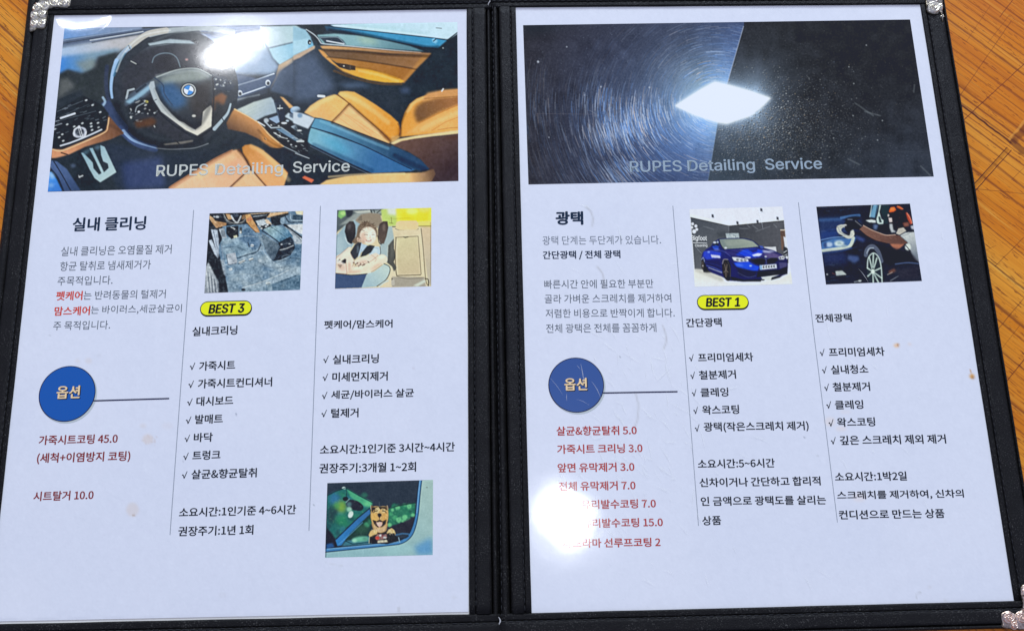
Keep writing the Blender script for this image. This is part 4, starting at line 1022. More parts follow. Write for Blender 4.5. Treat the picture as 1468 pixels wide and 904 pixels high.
    k.fur([(535, 380), (560, 340), (690, 345), (704, 440), (690, 520), (650, 560), (590, 560), (540, 470)], 150, 16, 1.4, ((240, 214, 160), (150, 108, 64), (196, 150, 90)), 5, .5, .5)
    k.fur([(535, 330), (600, 318), (690, 320), (700, 350), (620, 350), (545, 370)], 60, 14, 1.2, ((30, 28, 30), (120, 92, 66)), 5, .6, .5)
    k.fur([(510, 600), (540, 550), (600, 545), (600, 590), (530, 620)], 40, 14, 1.6, ((246, 226, 180), (150, 116, 76)), 5, .6, .4)
    k.fur([(690, 590), (705, 545), (765, 545), (780, 590)], 40, 14, 1.6, ((246, 226, 180), (150, 116, 76)), 5, .6, .4)
    k.fur([(530, 600), (800, 600), (800, 670), (530, 680)], 60, 14, 1.2, ((80, 76, 80), (20, 20, 26), (150, 140, 136)), 5, .4, .7)
    k.fur([(100, 220), (280, 140), (540, 290), (300, 520), (180, 640), (100, 560)], 120, 12, .5, ((80, 170, 130), (20, 70, 76), (120, 190, 130)), 14, .18, 1.6)
    k.fur([(710, 345), (975, 280), (975, 400), (800, 490), (710, 500)], 90, 10, .5, ((130, 216, 160), (20, 80, 74)), 12, .22, 1.6)
    l([(98, 85), (84, 820)], 7, (24, 40, 54), .7); e(1092, 126, 8, 6, (120, 140, 140))
    m_ = k.a.mean(2, keepdims=True); k.a[:] = m_ + (k.a - m_) * 0.9
    k.noise(1.8, 1.2)
    k.noise(1.4, 10); k.noise(1.0, 3)
    return k.finish(.28, .6, 1.4)


def pic_car():
    k = Ink(982, 288, 1144, 420, (226, 230, 246)).at(980, 290, 6.953)
    k.bl = 0.5
    f, l, e = k.fill, k.line, k.ell
    f([(60, 20), (1200, 10), (1200, 180), (1000, 178), (450, 232), (60, 140)], (222, 226, 244))
    f([(60, 120), (460, 218), (1000, 165), (1000, 182), (450, 236), (60, 152)], (236, 234, 232), 2)
    f([(70, 150), (450, 235), (470, 700), (110, 668)], (74, 80, 92), .8, to=(92, 96, 106), g=((100, 200), (300, 600)))
    f([(450, 235), (1000, 182), (1040, 610), (450, 640)], (66, 70, 80), .8, to=(84, 86, 96), g=((500, 300), (950, 300)))
    l([(70, 152), (450, 236), (1000, 184)], 7, (40, 42, 48), .9)
    for a, b in (((200, 240), (300, 270)), ((690, 230), (740, 270)), ((720, 290), (860, 240)), ((620, 210), (660, 250)), ((900, 220), (930, 250)), ((560, 260), (640, 262))):
        l([a, b], 10, (140, 146, 158), .4, blur=2)
    e(380, 320, 60, 30, (60, 66, 76), blur=6, alpha=.7)
    for x, y in ((290, 136), (775, 76), (537, 205), (737, 192), (937, 160)):
        e(x, y, 11, 16, (70, 76, 92), blur=.8); l([(x - 10, y - 14), (x + 12, y + 16)], 7, (60, 64, 78), .8)
    # paw mark on the wall
    for x, y, r in ((90, 215, 14), (122, 236, 15), (132, 270, 14), (84, 250, 12), (105, 290, 20)):
        e(x, y, r, r * 1.05, (226, 228, 236), blur=.5)
    # floor
    f([(100, 668), (330, 690), (420, 790), (700, 800), (960, 760), (1060, 700), (1200, 740), (1200, 900), (100, 900)], (222, 224, 222), 3, to=(226, 230, 244), g=((400, 740), (400, 860)))
    f([(110, 665), (330, 680), (400, 770), (380, 790), (120, 690)], (196, 196, 192), 3)
    # stand and person at the right edge
    f([(965, 280), (1010, 275), (1015, 350), (990, 480), (975, 470)], (110, 86, 78), 1); e(985, 310, 20, 30, (90, 70, 66), blur=1); f([(995, 340), (1020, 350), (1030, 440), (1010, 450)], (210, 214, 230), 1); l([(968, 276), (1015, 276)], 12, (226, 214, 200), .9)
    f([(995, 440), (1040, 460), (1045, 610), (1000, 560)], (50, 54, 64), 1); l([(1000, 500), (1030, 480)], 9, (190, 196, 206)); l([(1005, 530), (1032, 515)], 8, (180, 186, 196)); e(1028, 550, 14, 18, (206, 210, 222), blur=1)
    f([(800, 445), (920, 442), (928, 500), (820, 500)], (206, 210, 222), 1)
    f([(418, 310), (550, 306), (556, 358), (430, 362)], (168, 182, 192), .8)
    for i in range(26):
        x, y = RNG.uniform(425, 548), RNG.uniform(314, 354)
        l([(x, y), (x + RNG.uniform(-14, 14), y + RNG.uniform(-8, 8))], 6, (220, 226, 230) if i % 2 else (110, 124, 136), .8)
    # car body
    f([(178, 560), (185, 510), (220, 470), (270, 440), (300, 395), (352, 365), (420, 360), (600, 360), (690, 385), (760, 440), (900, 480), (980, 520), (1036, 570), (1040, 640), (1034, 712), (960, 740), (860, 760), (600, 790), (450, 780), (380, 740), (250, 690), (190, 660)], (36, 44, 120), .8, to=(28, 34, 92), g=((300, 450), (600, 780)))
    f([(350, 368), (430, 362), (600, 364), (690, 388), (750, 440), (640, 450), (480, 462), (400, 470), (368, 420)], (120, 134, 136), .7, to=(142, 154, 146), g=((400, 400), (650, 420)))
    f([(400, 380), (600, 370), (680, 395), (560, 420), (440, 440)], (156, 166, 158), 3, .6); l([(352, 368), (372, 425), (405, 472)], 9, (30, 34, 60), .9, True); e(420, 455, 13, 10, (226, 230, 236), blur=.8); l([(352, 366), (430, 360), (600, 360), (690, 385), (760, 440)], 7, (36, 44, 96), .9, True)
    f([(300, 405), (345, 378), (352, 430), (320, 440), (285, 432)], (40, 48, 72), .8); e(310, 400, 16, 10, (206, 214, 226), blur=.8); e(340, 396, 10, 10, (170, 186, 210), blur=.8)
    f([(285, 440), (320, 428), (352, 440), (345, 470), (300, 465)], (40, 76, 206), .8); f([(755, 430), (790, 435), (800, 460), (770, 465)], (60, 80, 170), .8)
    f([(200, 490), (260, 480), (380, 500), (375, 550), (230, 570), (195, 540)], (44, 66, 206), 1.5); f([(270, 520), (360, 530), (370, 556), (280, 550)], (190, 196, 234), .8); e(250, 495, 14, 10, (110, 140, 240), blur=1)
    f([(200, 580), (360, 580), (380, 680), (300, 670), (210, 640)], (26, 32, 92), 2); l([(230, 630), (310, 655), (380, 690)], 12, (70, 84, 170), .9, True, .8); l([(250, 650), (380, 700)], 8, (190, 200, 226), .8)
    f([(400, 475), (560, 465), (700, 455), (800, 470), (900, 500), (800, 540), (660, 560), (540, 545), (430, 520)], (52, 52, 122), 1.5)
    f([(520, 520), (600, 470), (720, 462), (800, 480), (760, 540), (660, 552)], (26, 66, 226), 2); f([(640, 470), (740, 462), (730, 490), (690, 500)], (28, 40, 130), 1.5); f([(680, 525), (740, 505), (785, 512), (760, 535), (700, 538)], (206, 214, 246), 1); f([(780, 480), (860, 478), (920, 490), (860, 505), (800, 500)], (172, 176, 216), 2); e(640, 550, 30, 9, (206, 212, 236), blur=1)
    f([(800, 520), (900, 500), (980, 530), (960, 560), (830, 555)], (96, 84, 138), 2, .9)
    f([(480, 545), (540, 548), (640, 565), (650, 592), (560, 594), (500, 580)], (206, 212, 226), .7); 
    for x, y, r in ((540, 570, 14), (580, 576, 14), (615, 576, 12)):
        e(x, y, r, r * .8, (60, 66, 84), blur=.5); e(x + 3, y - 2, r * .4, r * .4, (236, 240, 244))
    f([(945, 545), (990, 530), (1010, 545), (1000, 570), (955, 570)], (206, 210, 222), .7); e(965, 555, 10, 8, (60, 64, 80), blur=.5); e(990, 550, 8, 7, (70, 74, 90), blur=.5)
    f([(500, 600), (650, 590), (700, 620), (760, 640), (740, 680), (640, 690), (540, 660)], (30, 74, 232), 1.5); f([(520, 640), (640, 670), (730, 690), (700, 740), (560, 735)], (32, 34, 70), 2); e(668, 632, 14, 8, (150, 186, 246), blur=1)
    f([(660, 570), (780, 555), (820, 575), (800, 620), (720, 612)], (24, 24, 34), .7); f([(830, 570), (870, 552), (935, 552), (940, 580), (900, 605), (835, 612)], (26, 26, 36), .7); l([(820, 560), (828, 620)], 9, (70, 78, 120), .9); e(818, 541, 12, 7, (190, 200, 220), blur=.6)
    l([(665, 572), (780, 556), (822, 572)], 4, (90, 96, 120), .8, True); l([(832, 570), (870, 552), (938, 552)], 4, (90, 96, 120), .8, True)
    f([(758, 628), (925, 614), (930, 656), (762, 672)], (206, 216, 232), .5); f([(758, 628), (780, 626), (784, 670), (762, 672)], (130, 170, 220), .5)
    for i in range(5):
        e(800 + i * 26, 645 - i * 2, 10, 13, (50, 54, 64)); e(803 + i * 26, 642 - i * 2, 4, 5, (206, 214, 226)); l([(800 + i * 26, 656 - i * 2), (812 + i * 26, 640 - i * 2)], 4, (206, 214, 226))
    f([(740, 690), (960, 670), (1034, 620), (1034, 712), (940, 725), (730, 745)], (24, 24, 36), 1); f([(950, 600), (1030, 600), (1034, 640), (960, 660)], (70, 70, 120), 1.5)
    f([(470, 740), (600, 770), (780, 765), (770, 790), (600, 790), (480, 775)], (24, 26, 36), 1); f([(770, 745), (880, 730), (960, 720), (900, 740), (860, 776), (790, 768)], (206, 212, 214), .8); f([(880, 745), (985, 730), (960, 750), (870, 775)], (30, 32, 44), .8); e(790, 772, 18, 7, (60, 64, 74), blur=.6)
    l([(540, 700), (640, 745), (720, 730)], 6, (80, 90, 140), .7, True)
    # wheels
    f([(385, 600), (400, 565), (440, 570), (470, 640), (470, 740), (455, 780), (420, 770), (390, 700)], (30, 30, 38), .8, sm=True); e(420, 670, 26, 76, (52, 48, 50), ang=-.08, blur=.8)
    for i in range(5):
        a = i * 1.256 + .3
        l([(422, 675), (422 + 22 * math.cos(a), 675 + 70 * math.sin(a))], 7, (120, 110, 106), .9)
    l([(388, 610), (402, 570), (440, 570)], 12, (150, 146, 170), .8, True, .8); l([(440, 590), (462, 650), (465, 740)], 8, (90, 90, 100), .7, True)
    f([(178, 570), (200, 560), (215, 620), (250, 680), (260, 692), (200, 695), (182, 640)], (26, 28, 36), 1); e(190, 625, 14, 44, (70, 66, 68), blur=1); l([(180, 570), (196, 550), (208, 590)], 8, (150, 166, 206), .9, True); e(192, 632, 5, 7, (200, 200, 204))
    e(240, 690, 40, 9, (60, 60, 66), blur=2)
    l([(375, 500), (372, 560), (385, 600)], 5, (18, 22, 60), .8, True, .4); l([(215, 490), (300, 480), (400, 490), (470, 540)], 5, (86, 100, 190), .7, True, .5); l([(205, 600), (300, 615), (375, 640)], 5, (60, 74, 160), .6, True, .6)
    l([(410, 478), (520, 500), (640, 555)], 4, (20, 24, 66), .7, True, .4); l([(560, 470), (640, 500), (720, 550)], 4, (120, 150, 240), .5, True, .5); l([(760, 455), (860, 490), (960, 530)], 4, (30, 34, 80), .6, True, .4)
    l([(470, 600), (520, 640), (560, 660)], 5, (20, 24, 60), .7, True, .5); l([(940, 580), (1000, 590), (1034, 600)], 5, (22, 24, 50), .8); e(560, 625, 40, 12, (90, 130, 250), ang=.2, blur=3, alpha=.7); e(330, 470, 30, 8, (110, 130, 236), blur=2, alpha=.7)
    l([(300, 440), (420, 462), (560, 462)], 4, (18, 20, 50), .7, True, .4); e(880, 700, 60, 10, (60, 62, 80), blur=2, alpha=.6)
    m_ = k.a.mean(2, keepdims=True); k.a[:] = m_ + (k.a - m_) * 0.92
    k.noise(1.6, 1.1)
    k.noise(1.4, 10); k.noise(1.0, 3)
    return k.finish(.28, .6, 1.4)


def pic_hand():
    k = Ink(1162, 284, 1330, 414, (36, 42, 62)).at(1160, 285, 6.953)
    k.bl = 0.5
    f, l, e = k.fill, k.line, k.ell
    f([(50, 40), (1150, 30), (1150, 900), (50, 900)], (32, 38, 56))
    f([(90, 190), (350, 180), (500, 150), (520, 300), (400, 330), (110, 420)], (44, 60, 104), 6, .9); f([(90, 200), (300, 190), (340, 215), (100, 225)], (64, 96, 150), 3, .8); l([(320, 190), (420, 172), (500, 165)], 26, (84, 130, 190), .8, True, 2.5)
    f([(110, 330), (260, 300), (300, 380), (110, 420)], (40, 62, 124), 6, .8)
    e(430, 200, 80, 24, (26, 30, 48), ang=-.15, blur=2)
    # bonnet edge / windscreen pillar
    f([(600, 180), (640, 60), (690, 60), (660, 190)], (108, 156, 190), 1.2); l([(625, 60), (605, 180)], 9, (190, 210, 220), .9); l([(680, 60), (655, 200)], 8, (40, 56, 76), .9)
    f([(670, 200), (690, 130), (700, 60), (720, 60), (700, 130), (720, 200), (745, 215), (740, 250), (700, 255), (675, 240)], (186, 206, 206), 1); f([(690, 180), (705, 175), (725, 235), (700, 235)], (40, 60, 70), .8); f([(715, 60), (800, 60), (790, 250), (740, 250), (745, 200), (710, 130)], (36, 52, 62), 1.5)
    f([(560, 215), (620, 205), (665, 215), (665, 238), (600, 235)], (206, 216, 220), 1); f([(640, 250), (690, 260), (670, 310), (640, 300)], (96, 116, 156), 3); f([(700, 255), (800, 255), (830, 330), (760, 340), (690, 310)], (22, 26, 38), 2)
    # headlamp
    f([(120, 430), (250, 390), (380, 390), (470, 375), (460, 420), (400, 490), (120, 530)], (70, 110, 170), 2); e(300, 445, 50, 30, (206, 222, 226), blur=3); e(200, 455, 34, 24, (176, 196, 226), blur=2.5); e(160, 460, 16, 28, (60, 80, 130), blur=2); e(300, 440, 22, 14, (150, 176, 190), blur=2)
    l([(115, 520), (280, 498), (380, 485), (420, 450), (440, 390)], 32, (214, 222, 206), 1, True, 1.2); l([(120, 410), (240, 385), (340, 380)], 12, (110, 150, 210), .8, True, 1.2); l([(100, 545), (300, 520), (420, 490)], 22, (50, 74, 130), .8, True, 2)
    e(350, 470, 30, 12, (150, 170, 180), blur=2)
    # cloth
    f([(272, 290), (290, 265), (330, 255), (380, 262), (385, 285), (340, 285), (320, 310), (345, 345), (400, 365), (415, 320), (440, 310), (452, 350), (430, 390), (380, 395), (320, 360), (285, 335)], (190, 194, 190), 1, sm=True); l([(290, 290), (310, 330), (360, 368)], 6, (130, 136, 140), .8, True); l([(430, 330), (440, 360), (410, 385)], 8, (226, 228, 216), .8, True)
    # glove and arm
    f([(350, 240), (380, 210), (440, 205), (480, 215), (530, 265), (525, 300), (500, 310), (440, 300), (390, 340), (360, 310)], (30, 30, 42), 1); l([(385, 205), (430, 206)], 10, (140, 150, 170), .7, blur=1); l([(460, 220), (520, 270)], 9, (150, 156, 170), .7, blur=1)
    e(360, 262, 16, 8, (206, 208, 210), blur=.8)
    f([(500, 305), (540, 265), (600, 300), (680, 335), (760, 360), (850, 358), (900, 365), (985, 440), (940, 455), (860, 450), (760, 440), (660, 415), (570, 365)], (122, 90, 82), 1, to=(98, 70, 66), g=((600, 320), (850, 430)))
    l([(540, 265), (620, 308), (700, 340), (770, 362), (860, 358)], 8, (206, 176, 160), .95, True, .6); l([(510, 312), (570, 365), (660, 412), (760, 440)], 7, (40, 30, 36), .8, True, .8)
    f([(800, 445), (950, 452), (900, 495), (870, 510), (830, 480)], (168, 108, 88), 1.2)
    # head, cap, shirt
    f([(790, 150), (830, 120), (960, 110), (1000, 180), (990, 270), (920, 300), (840, 310), (800, 240)], (30, 28, 36), 1.5); f([(795, 120), (815, 85), (850, 80), (868, 110), (840, 130), (800, 135)], (226, 98, 48), .8); e(830, 100, 22, 14, (246, 130, 74), blur=1.5)
    f([(860, 80), (900, 70), (940, 100), (920, 110)], (190, 84, 52), 1.2); l([(880, 72), (935, 102)], 7, (226, 130, 90), .9); f([(960, 130), (1000, 160), (1030, 240), (1010, 260), (980, 200)], (176, 76, 58), 1.5); l([(975, 140), (1010, 200), (1025, 245)], 8, (226, 140, 120), .9, True)
    f([(790, 190), (825, 190), (830, 230), (800, 235)], (206, 194, 196), 1); e(790, 165, 8, 14, (200, 190, 190), blur=.8); f([(800, 250), (830, 250), (840, 310), (870, 330), (820, 335), (802, 290)], (176, 182, 190), 1.2); f([(930, 240), (990, 230), (1000, 270), (950, 280)], (130, 84, 76), 2)
    f([(865, 345), (890, 295), (940, 285), (970, 320), (900, 360)], (186, 182, 176), 1); f([(905, 365), (960, 335), (1050, 330), (1090, 500), (1110, 640), (1040, 600), (1010, 520), (960, 460), (990, 440)], (190, 196, 200), 1.2, to=(120, 130, 146), g=((980, 380), (1070, 560))); l([(930, 370), (1000, 345)], 7, (130, 136, 140), .8); e(985, 480, 30, 34, (206, 216, 214), blur=1.5); l([(955, 455), (1010, 520)], 9, (40, 40, 52), .9); l([(1000, 325), (1050, 320)], 9, (40, 46, 60), .8); f([(1010, 270), (1060, 260), (1060, 310), (1020, 300)], (176, 180, 196), 1.5)
    # fender and wheel
    f([(460, 360), (560, 400), (540, 430), (480, 410)], (66, 84, 150), 4, .8); f([(390, 560), (490, 570), (500, 610), (450, 640), (380, 600)], (78, 98, 152), 4, .85); f([(130, 540), (360, 530), (380, 640), (150, 650)], (44, 54, 100), 8, .8); f([(560, 440), (1000, 520), (1100, 640), (760, 660), (700, 540)], (36, 34, 48), 4, .9)
    l([(565, 560), (575, 510), (610, 475), (650, 480), (690, 530), (720, 620)], 40, (96, 106, 130), .95, True, 1.5); l([(575, 540), (600, 495), (640, 490)], 14, (170, 182, 200), .8, True, 1.5)
    f([(575, 640), (600, 560), (640, 535), (685, 570), (715, 660), (730, 760), (735, 860), (610, 860), (580, 760)], (44, 54, 66), .8, sm=False)
    l([(580, 690), (590, 590), (640, 540), (690, 580), (718, 680), (728, 850)], 12, (196, 214, 214), .95, True, .6)
    for x, y in ((600, 585), (640, 548), (675, 590), (712, 690), (725, 790), (700, 850), (640, 850), (585, 770), (582, 690)):
        l([(635, 725), (x, y)], 15, (190, 210, 206), .95, blur=.6); l([(635, 728), ((635 + x) / 2 + 5, (728 + y) / 2 + 5)], 5, (110, 128, 134), .7)
    e(635, 725, 18, 22, (206, 220, 216), blur=.8); e(636, 694, 8, 7, (50, 60, 70)); e(655, 690, 5, 5, (60, 70, 80))
    f([(262, 720), (330, 714), (375, 755), (270, 765)], (178, 188, 190), .8); e(180, 752, 10, 8, (160, 164, 170), blur=.8); l([(230, 740), (262, 752)], 7, (150, 80, 70), .6); l([(450, 828), (520, 812)], 9, (150, 158, 168), .8, blur=.8); e(505, 816, 16, 10, (176, 184, 190), blur=1)
    l([(860, 650), (980, 636), (1090, 645)], 12, (78, 98, 142), .9, True, 1.5); f([(790, 720), (850, 690), (870, 720), (800, 750)], (130, 84, 72), 3, .8); l([(780, 755), (830, 730)], 7, (190, 180, 176), .8); l([(810, 815), (890, 768)], 7, (140, 146, 160), .8, blur=.6); f([(860, 700), (1100, 660), (1110, 800), (900, 810)], (46, 46, 62), 6, .8); e(900, 560, 60, 30, (24, 24, 34), blur=5)
    for i in range(40):
        x, y = RNG.uniform(90, 560), RNG.uniform(80, 820)
        l([(x, y), (x + RNG.uniform(20, 80), y + RNG.uniform(-14, 6))], RNG.uniform(3, 8), ((70, 96, 150), (16, 18, 30), (96, 116, 160))[i % 3], .3, blur=.8)
    k.fur([(510, 300), (620, 310), (860, 365), (980, 440), (760, 430), (600, 370)], 60, 18, .3, ((160, 122, 110), (70, 48, 46)), 5, .4, .3)
    k.fur([(910, 360), (1050, 340), (1100, 600), (1000, 500)], 40, 22, 1.3, ((216, 220, 222), (120, 128, 140)), 6, .4, .4)
    k.fur([(800, 140), (960, 120), (990, 260), (850, 300)], 40, 16, .8, ((70, 60, 62), (16, 14, 20), (120, 84, 74)), 6, .5, .8)
    k.noise(1.8, 1.2)
    k.noise(1.4, 10); k.noise(1.0, 3)
    return k.finish(.28, .6, 1.4)


# ------------------------------------------------------------------ leather, metal, wood
def leather(name, tone=1.0, rough=0.46):
    m, N, K, p = new_mat(name)
    tc = N.new('ShaderNodeTexCoord')
    v = N.new('ShaderNodeTexVoronoi'); v.inputs['Scale'].default_value = 1500; v.feature = 'DISTANCE_TO_EDGE'
    n = N.new('ShaderNodeTexNoise'); n.inputs['Scale'].default_value = 90; n.inputs['Detail'].default_value = 6
    d = N.new('ShaderNodeTexNoise'); d.inputs['Scale'].default_value = 1700; d.inputs['Detail'].default_value = 1
    for x in (v, n, d):
        K.new(tc.outputs['Object'], x.inputs['Vector'])
    r = N.new('ShaderNodeValToRGB')                       # pale dust caught in the grain
    r.color_ramp.elements[0].position = 0.60; r.color_ramp.elements[0].color = (0, 0, 0, 1)
    r.color_ramp.elements[1].position = 0.72; r.color_ramp.elements[1].color = (1, 1, 1, 1)
    K.new(d.outputs['Fac'], r.inputs['Fac'])
    mx = N.new('ShaderNodeMix'); mx.data_type = 'RGBA'
    mx.inputs[6].default_value = (0.0088 * tone, 0.0082 * tone, 0.0074 * tone, 1); mx.inputs[7].default_value = (0.115, 0.11, 0.095, 1)
    mul = N.new('ShaderNodeMath'); mul.operation = 'MULTIPLY'; mul.inputs[1].default_value = 0.65
    K.new(r.outputs['Color'], mul.inputs[0])
    mul2 = N.new('ShaderNodeMath'); mul2.operation = 'MULTIPLY'
    rr = N.new('ShaderNodeMapRange'); rr.inputs[1].default_value = 0.38; rr.inputs[2].default_value = 0.62
    K.new(n.outputs['Fac'], rr.inputs[0]); K.new(mul.outputs[0], mul2.inputs[0]); K.new(rr.outputs[0], mul2.inputs[1])
    K.new(mul2.outputs[0], mx.inputs[0]); K.new(mx.outputs[2], p.inputs['Base Color'])
    p.inputs['Roughness'].default_value = rough
    p.inputs['Specular IOR Level'].default_value = 0.15
    b = N.new('ShaderNodeBump'); b.inputs['Strength'].default_value = 0.9; b.inputs['Distance'].default_value = 0.0003
    b2 = N.new('ShaderNodeBump'); b2.inputs['Strength'].default_value = 0.6; b2.inputs['Distance'].default_value = 0.0009
    K.new(v.outputs['Distance'], b.inputs['Height']); K.new(n.outputs['Fac'], b2.inputs['Height'])
    K.new(b2.outputs['Normal'], b.inputs['Normal']); K.new(b.outputs['Normal'], p.inputs['Normal'])
    return m


def metal(name, rgb, rough=0.30):
    m, N, K, p = new_mat(name)
    p.inputs['Metallic'].default_value = 1.0
    p.inputs['Roughness'].default_value = rough
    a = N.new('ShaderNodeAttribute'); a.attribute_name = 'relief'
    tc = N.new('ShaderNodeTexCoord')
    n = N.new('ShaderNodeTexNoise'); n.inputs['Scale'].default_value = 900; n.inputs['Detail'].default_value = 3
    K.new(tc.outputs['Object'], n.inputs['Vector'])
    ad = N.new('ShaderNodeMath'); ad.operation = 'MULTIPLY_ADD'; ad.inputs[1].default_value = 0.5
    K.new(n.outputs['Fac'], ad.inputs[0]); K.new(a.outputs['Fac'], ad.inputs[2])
    r = N.new('ShaderNodeValToRGB')                       # recess shade painted in with the tarnish, dark low in the relief
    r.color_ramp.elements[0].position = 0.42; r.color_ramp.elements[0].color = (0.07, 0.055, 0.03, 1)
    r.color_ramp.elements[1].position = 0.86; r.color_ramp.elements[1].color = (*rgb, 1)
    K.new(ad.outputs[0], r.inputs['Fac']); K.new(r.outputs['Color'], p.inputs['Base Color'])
    return m


def plain(name, rgb, rough=0.6):
    m, N, K, p = new_mat(name)
    p.inputs['Base Color'].default_value = (*rgb, 1)
    p.inputs['Roughness'].default_value = rough
    return m


LEATHER = leather('black_leatherette')
LEATHER_DARK = leather('black_binding_leatherette', 0.8, 0.5)
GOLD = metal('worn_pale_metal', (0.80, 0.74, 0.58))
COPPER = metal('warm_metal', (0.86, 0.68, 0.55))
THREAD = plain('black_thread', (0.006, 0.006, 0.007), 0.7)
CORD = plain('grey_cord', (0.5, 0.48, 0.44), 0.7)

ZT = -0.0062            # table top
ZF = 0.0016             # top of the raised border over the sheets


# ------------------------------------------------------------------ the table
def wood_material():
    m, N, K, p = new_mat('varnished_orange_wood')
    a, b = G(1350, 0, ZT), G(1468, 86, ZT)
    th = math.atan2(b[1] - a[1], b[0] - a[0])
    geo = N.new('ShaderNodeTexCoord')
    mp = N.new('ShaderNodeMapping'); mp.vector_type = 'TEXTURE'
    mp.inputs['Rotation'].default_value = (0, 0, th)
    K.new(geo.outputs['Object'], mp.inputs['Vector'])
    sep = N.new('ShaderNodeSeparateXYZ'); K.new(mp.outputs[0], sep.inputs[0])

    def math_(op, x, y=None, z=None, clamp=False):
        n = N.new('ShaderNodeMath'); n.operation = op; n.use_clamp = clamp
        for i, s in enumerate((x, y, z)):
            if s is None:
                continue
            if isinstance(s, (int, float)):
                n.inputs[i].default_value = s
            else:
                K.new(s, n.inputs[i])
        return n.outputs[0]

    def noise(su, sv, detail=3, rough=.5, off=0.0):
        c = N.new('ShaderNodeCombineXYZ')
        K.new(math_('MULTIPLY', sep.outputs[0], su), c.inputs[0]); K.new(math_('MULTIPLY', sep.outputs[1], sv), c.inputs[1])
        c.inputs[2].default_value = off
        n = N.new('ShaderNodeTexNoise'); n.inputs['Scale'].default_value = 1; n.inputs['Detail'].default_value = detail
        n.inputs['Roughness'].default_value = rough
        K.new(c.outputs[0], n.inputs['Vector'])
        return n.outputs['Fac']

    def ramp(fac, stops):
        r = N.new('ShaderNodeValToRGB')
        e = r.color_ramp.elements
        for i, (pos, c) in enumerate(stops):
            x = e[i] if i < 2 else e.new(pos)
            x.position = pos; x.color = (*c, 1)
        K.new(fac, r.inputs['Fac'])
        return r.outputs['Color']

    def mix(fac, c1, c2, mode='MIX'):
        x = N.new('ShaderNodeMix'); x.data_type = 'RGBA'; x.blend_type = mode
        for s, i in ((fac, 0), (c1, 6), (c2, 7)):
            if isinstance(s, (tuple, list)):
                x.inputs[i].default_value = (*s, 1)
            elif isinstance(s, (int, float)):
                x.inputs[i].default_value = s
            else:
                K.new(s, x.inputs[i])
        return x.outputs[2]

    B = lambda *c: tuple(float(x) for x in base(c))
    broad = noise(3, 30, 4, .6)
    fine = noise(14, 520, 4, .65, 3.1)
    col = ramp(broad, [(0.28, B(158, 84, 24)), (0.74, B(230, 164, 76)), (0.5, B(204, 128, 42))])
    col = mix(ramp(fine, [(0.3, (0.25, 0.25, 0.25)), (0.7, (0.0, 0.0, 0.0))]), col, B(150, 84, 24))
    lightf = ramp(noise(22, 700, 3, .6, 9.7), [(0.6, (0, 0, 0)), (0.78, (0.55, 0.55, 0.55))])
    col = mix(lightf, col, B(240, 186, 104))
    # long dark growth lines, a few millimetres apart, wandering and breaking up
    warp = noise(3.5, 60, 3, .55, 5.0)
    vv = math_('MULTIPLY_ADD', sep.outputs[1], 235.0, math_('MULTIPLY', warp, 2.6))
    fr = math_('FRACT', vv)
    dist = math_('ABSOLUTE', math_('SUBTRACT', fr, 0.5))
    width = math_('MULTIPLY_ADD', math_('MULTIPLY_ADD', noise(120, 700, 3, .7, 8.8), .75, math_('MULTIPLY', noise(12, 150, 2, .5, 7.7), .75)), 0.40, -0.19)
    wn = N.new('ShaderNodeTexWhiteNoise'); wn.noise_dimensions = '1D'        # every growth line its own weight
    K.new(math_('FLOOR', vv), wn.inputs['W'])
    width = math_('MULTIPLY', width, math_('MULTIPLY_ADD', wn.outputs['Value'], 1.7, 0.25))
    ln = math_('SUBTRACT', 1.0, math_('DIVIDE', dist, math_('MAXIMUM', width, 0.012)), clamp=True)
    ln = math_('MULTIPLY', ln, math_('MULTIPLY_ADD', wn.outputs['Value'], .65, .35))
    col = mix(math_('MULTIPLY', ln, 0.88), col, B(88, 46, 16))
    vv2 = math_('MULTIPLY_ADD', sep.outputs[1], 520.0, math_('MULTIPLY', warp, 4.4))
    d2 = math_('ABSOLUTE', math_('SUBTRACT', math_('FRACT', vv2), 0.5))
    w2 = math_('MULTIPLY_ADD', noise(28, 300, 2, .5, 12.0), 0.5, -0.2)
    ln2 = math_('SUBTRACT', 1.0, math_('DIVIDE', d2, math_('MAXIMUM', w2, 0.01)), clamp=True)
    col = mix(math_('MULTIPLY', ln2, 0.55), col, B(112, 58, 18))
    pores = ramp(noise(150, 1300, 3, .65, 1.7), [(0.60, (0, 0, 0)), (0.68, (0.85, 0.85, 0.85))])
    col = mix(pores, col, B(92, 46, 16))

    # scratches and joints that the photo shows: segments across and along the grain
    def seg(p1, p2, halfw, color, amount, col):
        a, b = G(*p1, ZT)[:2], G(*p2, ZT)[:2]
        pos = N.new('ShaderNodeSeparateXYZ'); K.new(geo.outputs['Object'], pos.inputs[0])
        L = float(np.linalg.norm(b - a)); u = (b - a) / L
        wob = math_('MULTIPLY', math_('SUBTRACT', noise(200, 200, 1, .5, 20.0), 0.5), halfw * 1.6)
        x = math_('SUBTRACT', pos.outputs[0], float(a[0])); y = math_('SUBTRACT', pos.outputs[1], float(a[1]))
        al = math_('ADD', math_('MULTIPLY', x, float(u[0])), math_('MULTIPLY', y, float(u[1])))
        ac = math_('ADD', math_('ADD', math_('MULTIPLY', x, float(-u[1])), math_('MULTIPLY', y, float(u[0]))), wob)
        inl = math_('MULTIPLY', math_('GREATER_THAN', al, 0.0), math_('LESS_THAN', al, L))
        k = math_('SUBTRACT', 1.0, math_('DIVIDE', math_('ABSOLUTE', ac), halfw), clamp=True)
        k = math_('MINIMUM', math_('MULTIPLY', k, 2.2), 1.0)
        k = math_('MULTIPLY', math_('MULTIPLY', k, inl), math_('MULTIPLY_ADD', noise(60, 60, 2, .5, 31.0), 0.9, amount - 0.45), clamp=True)
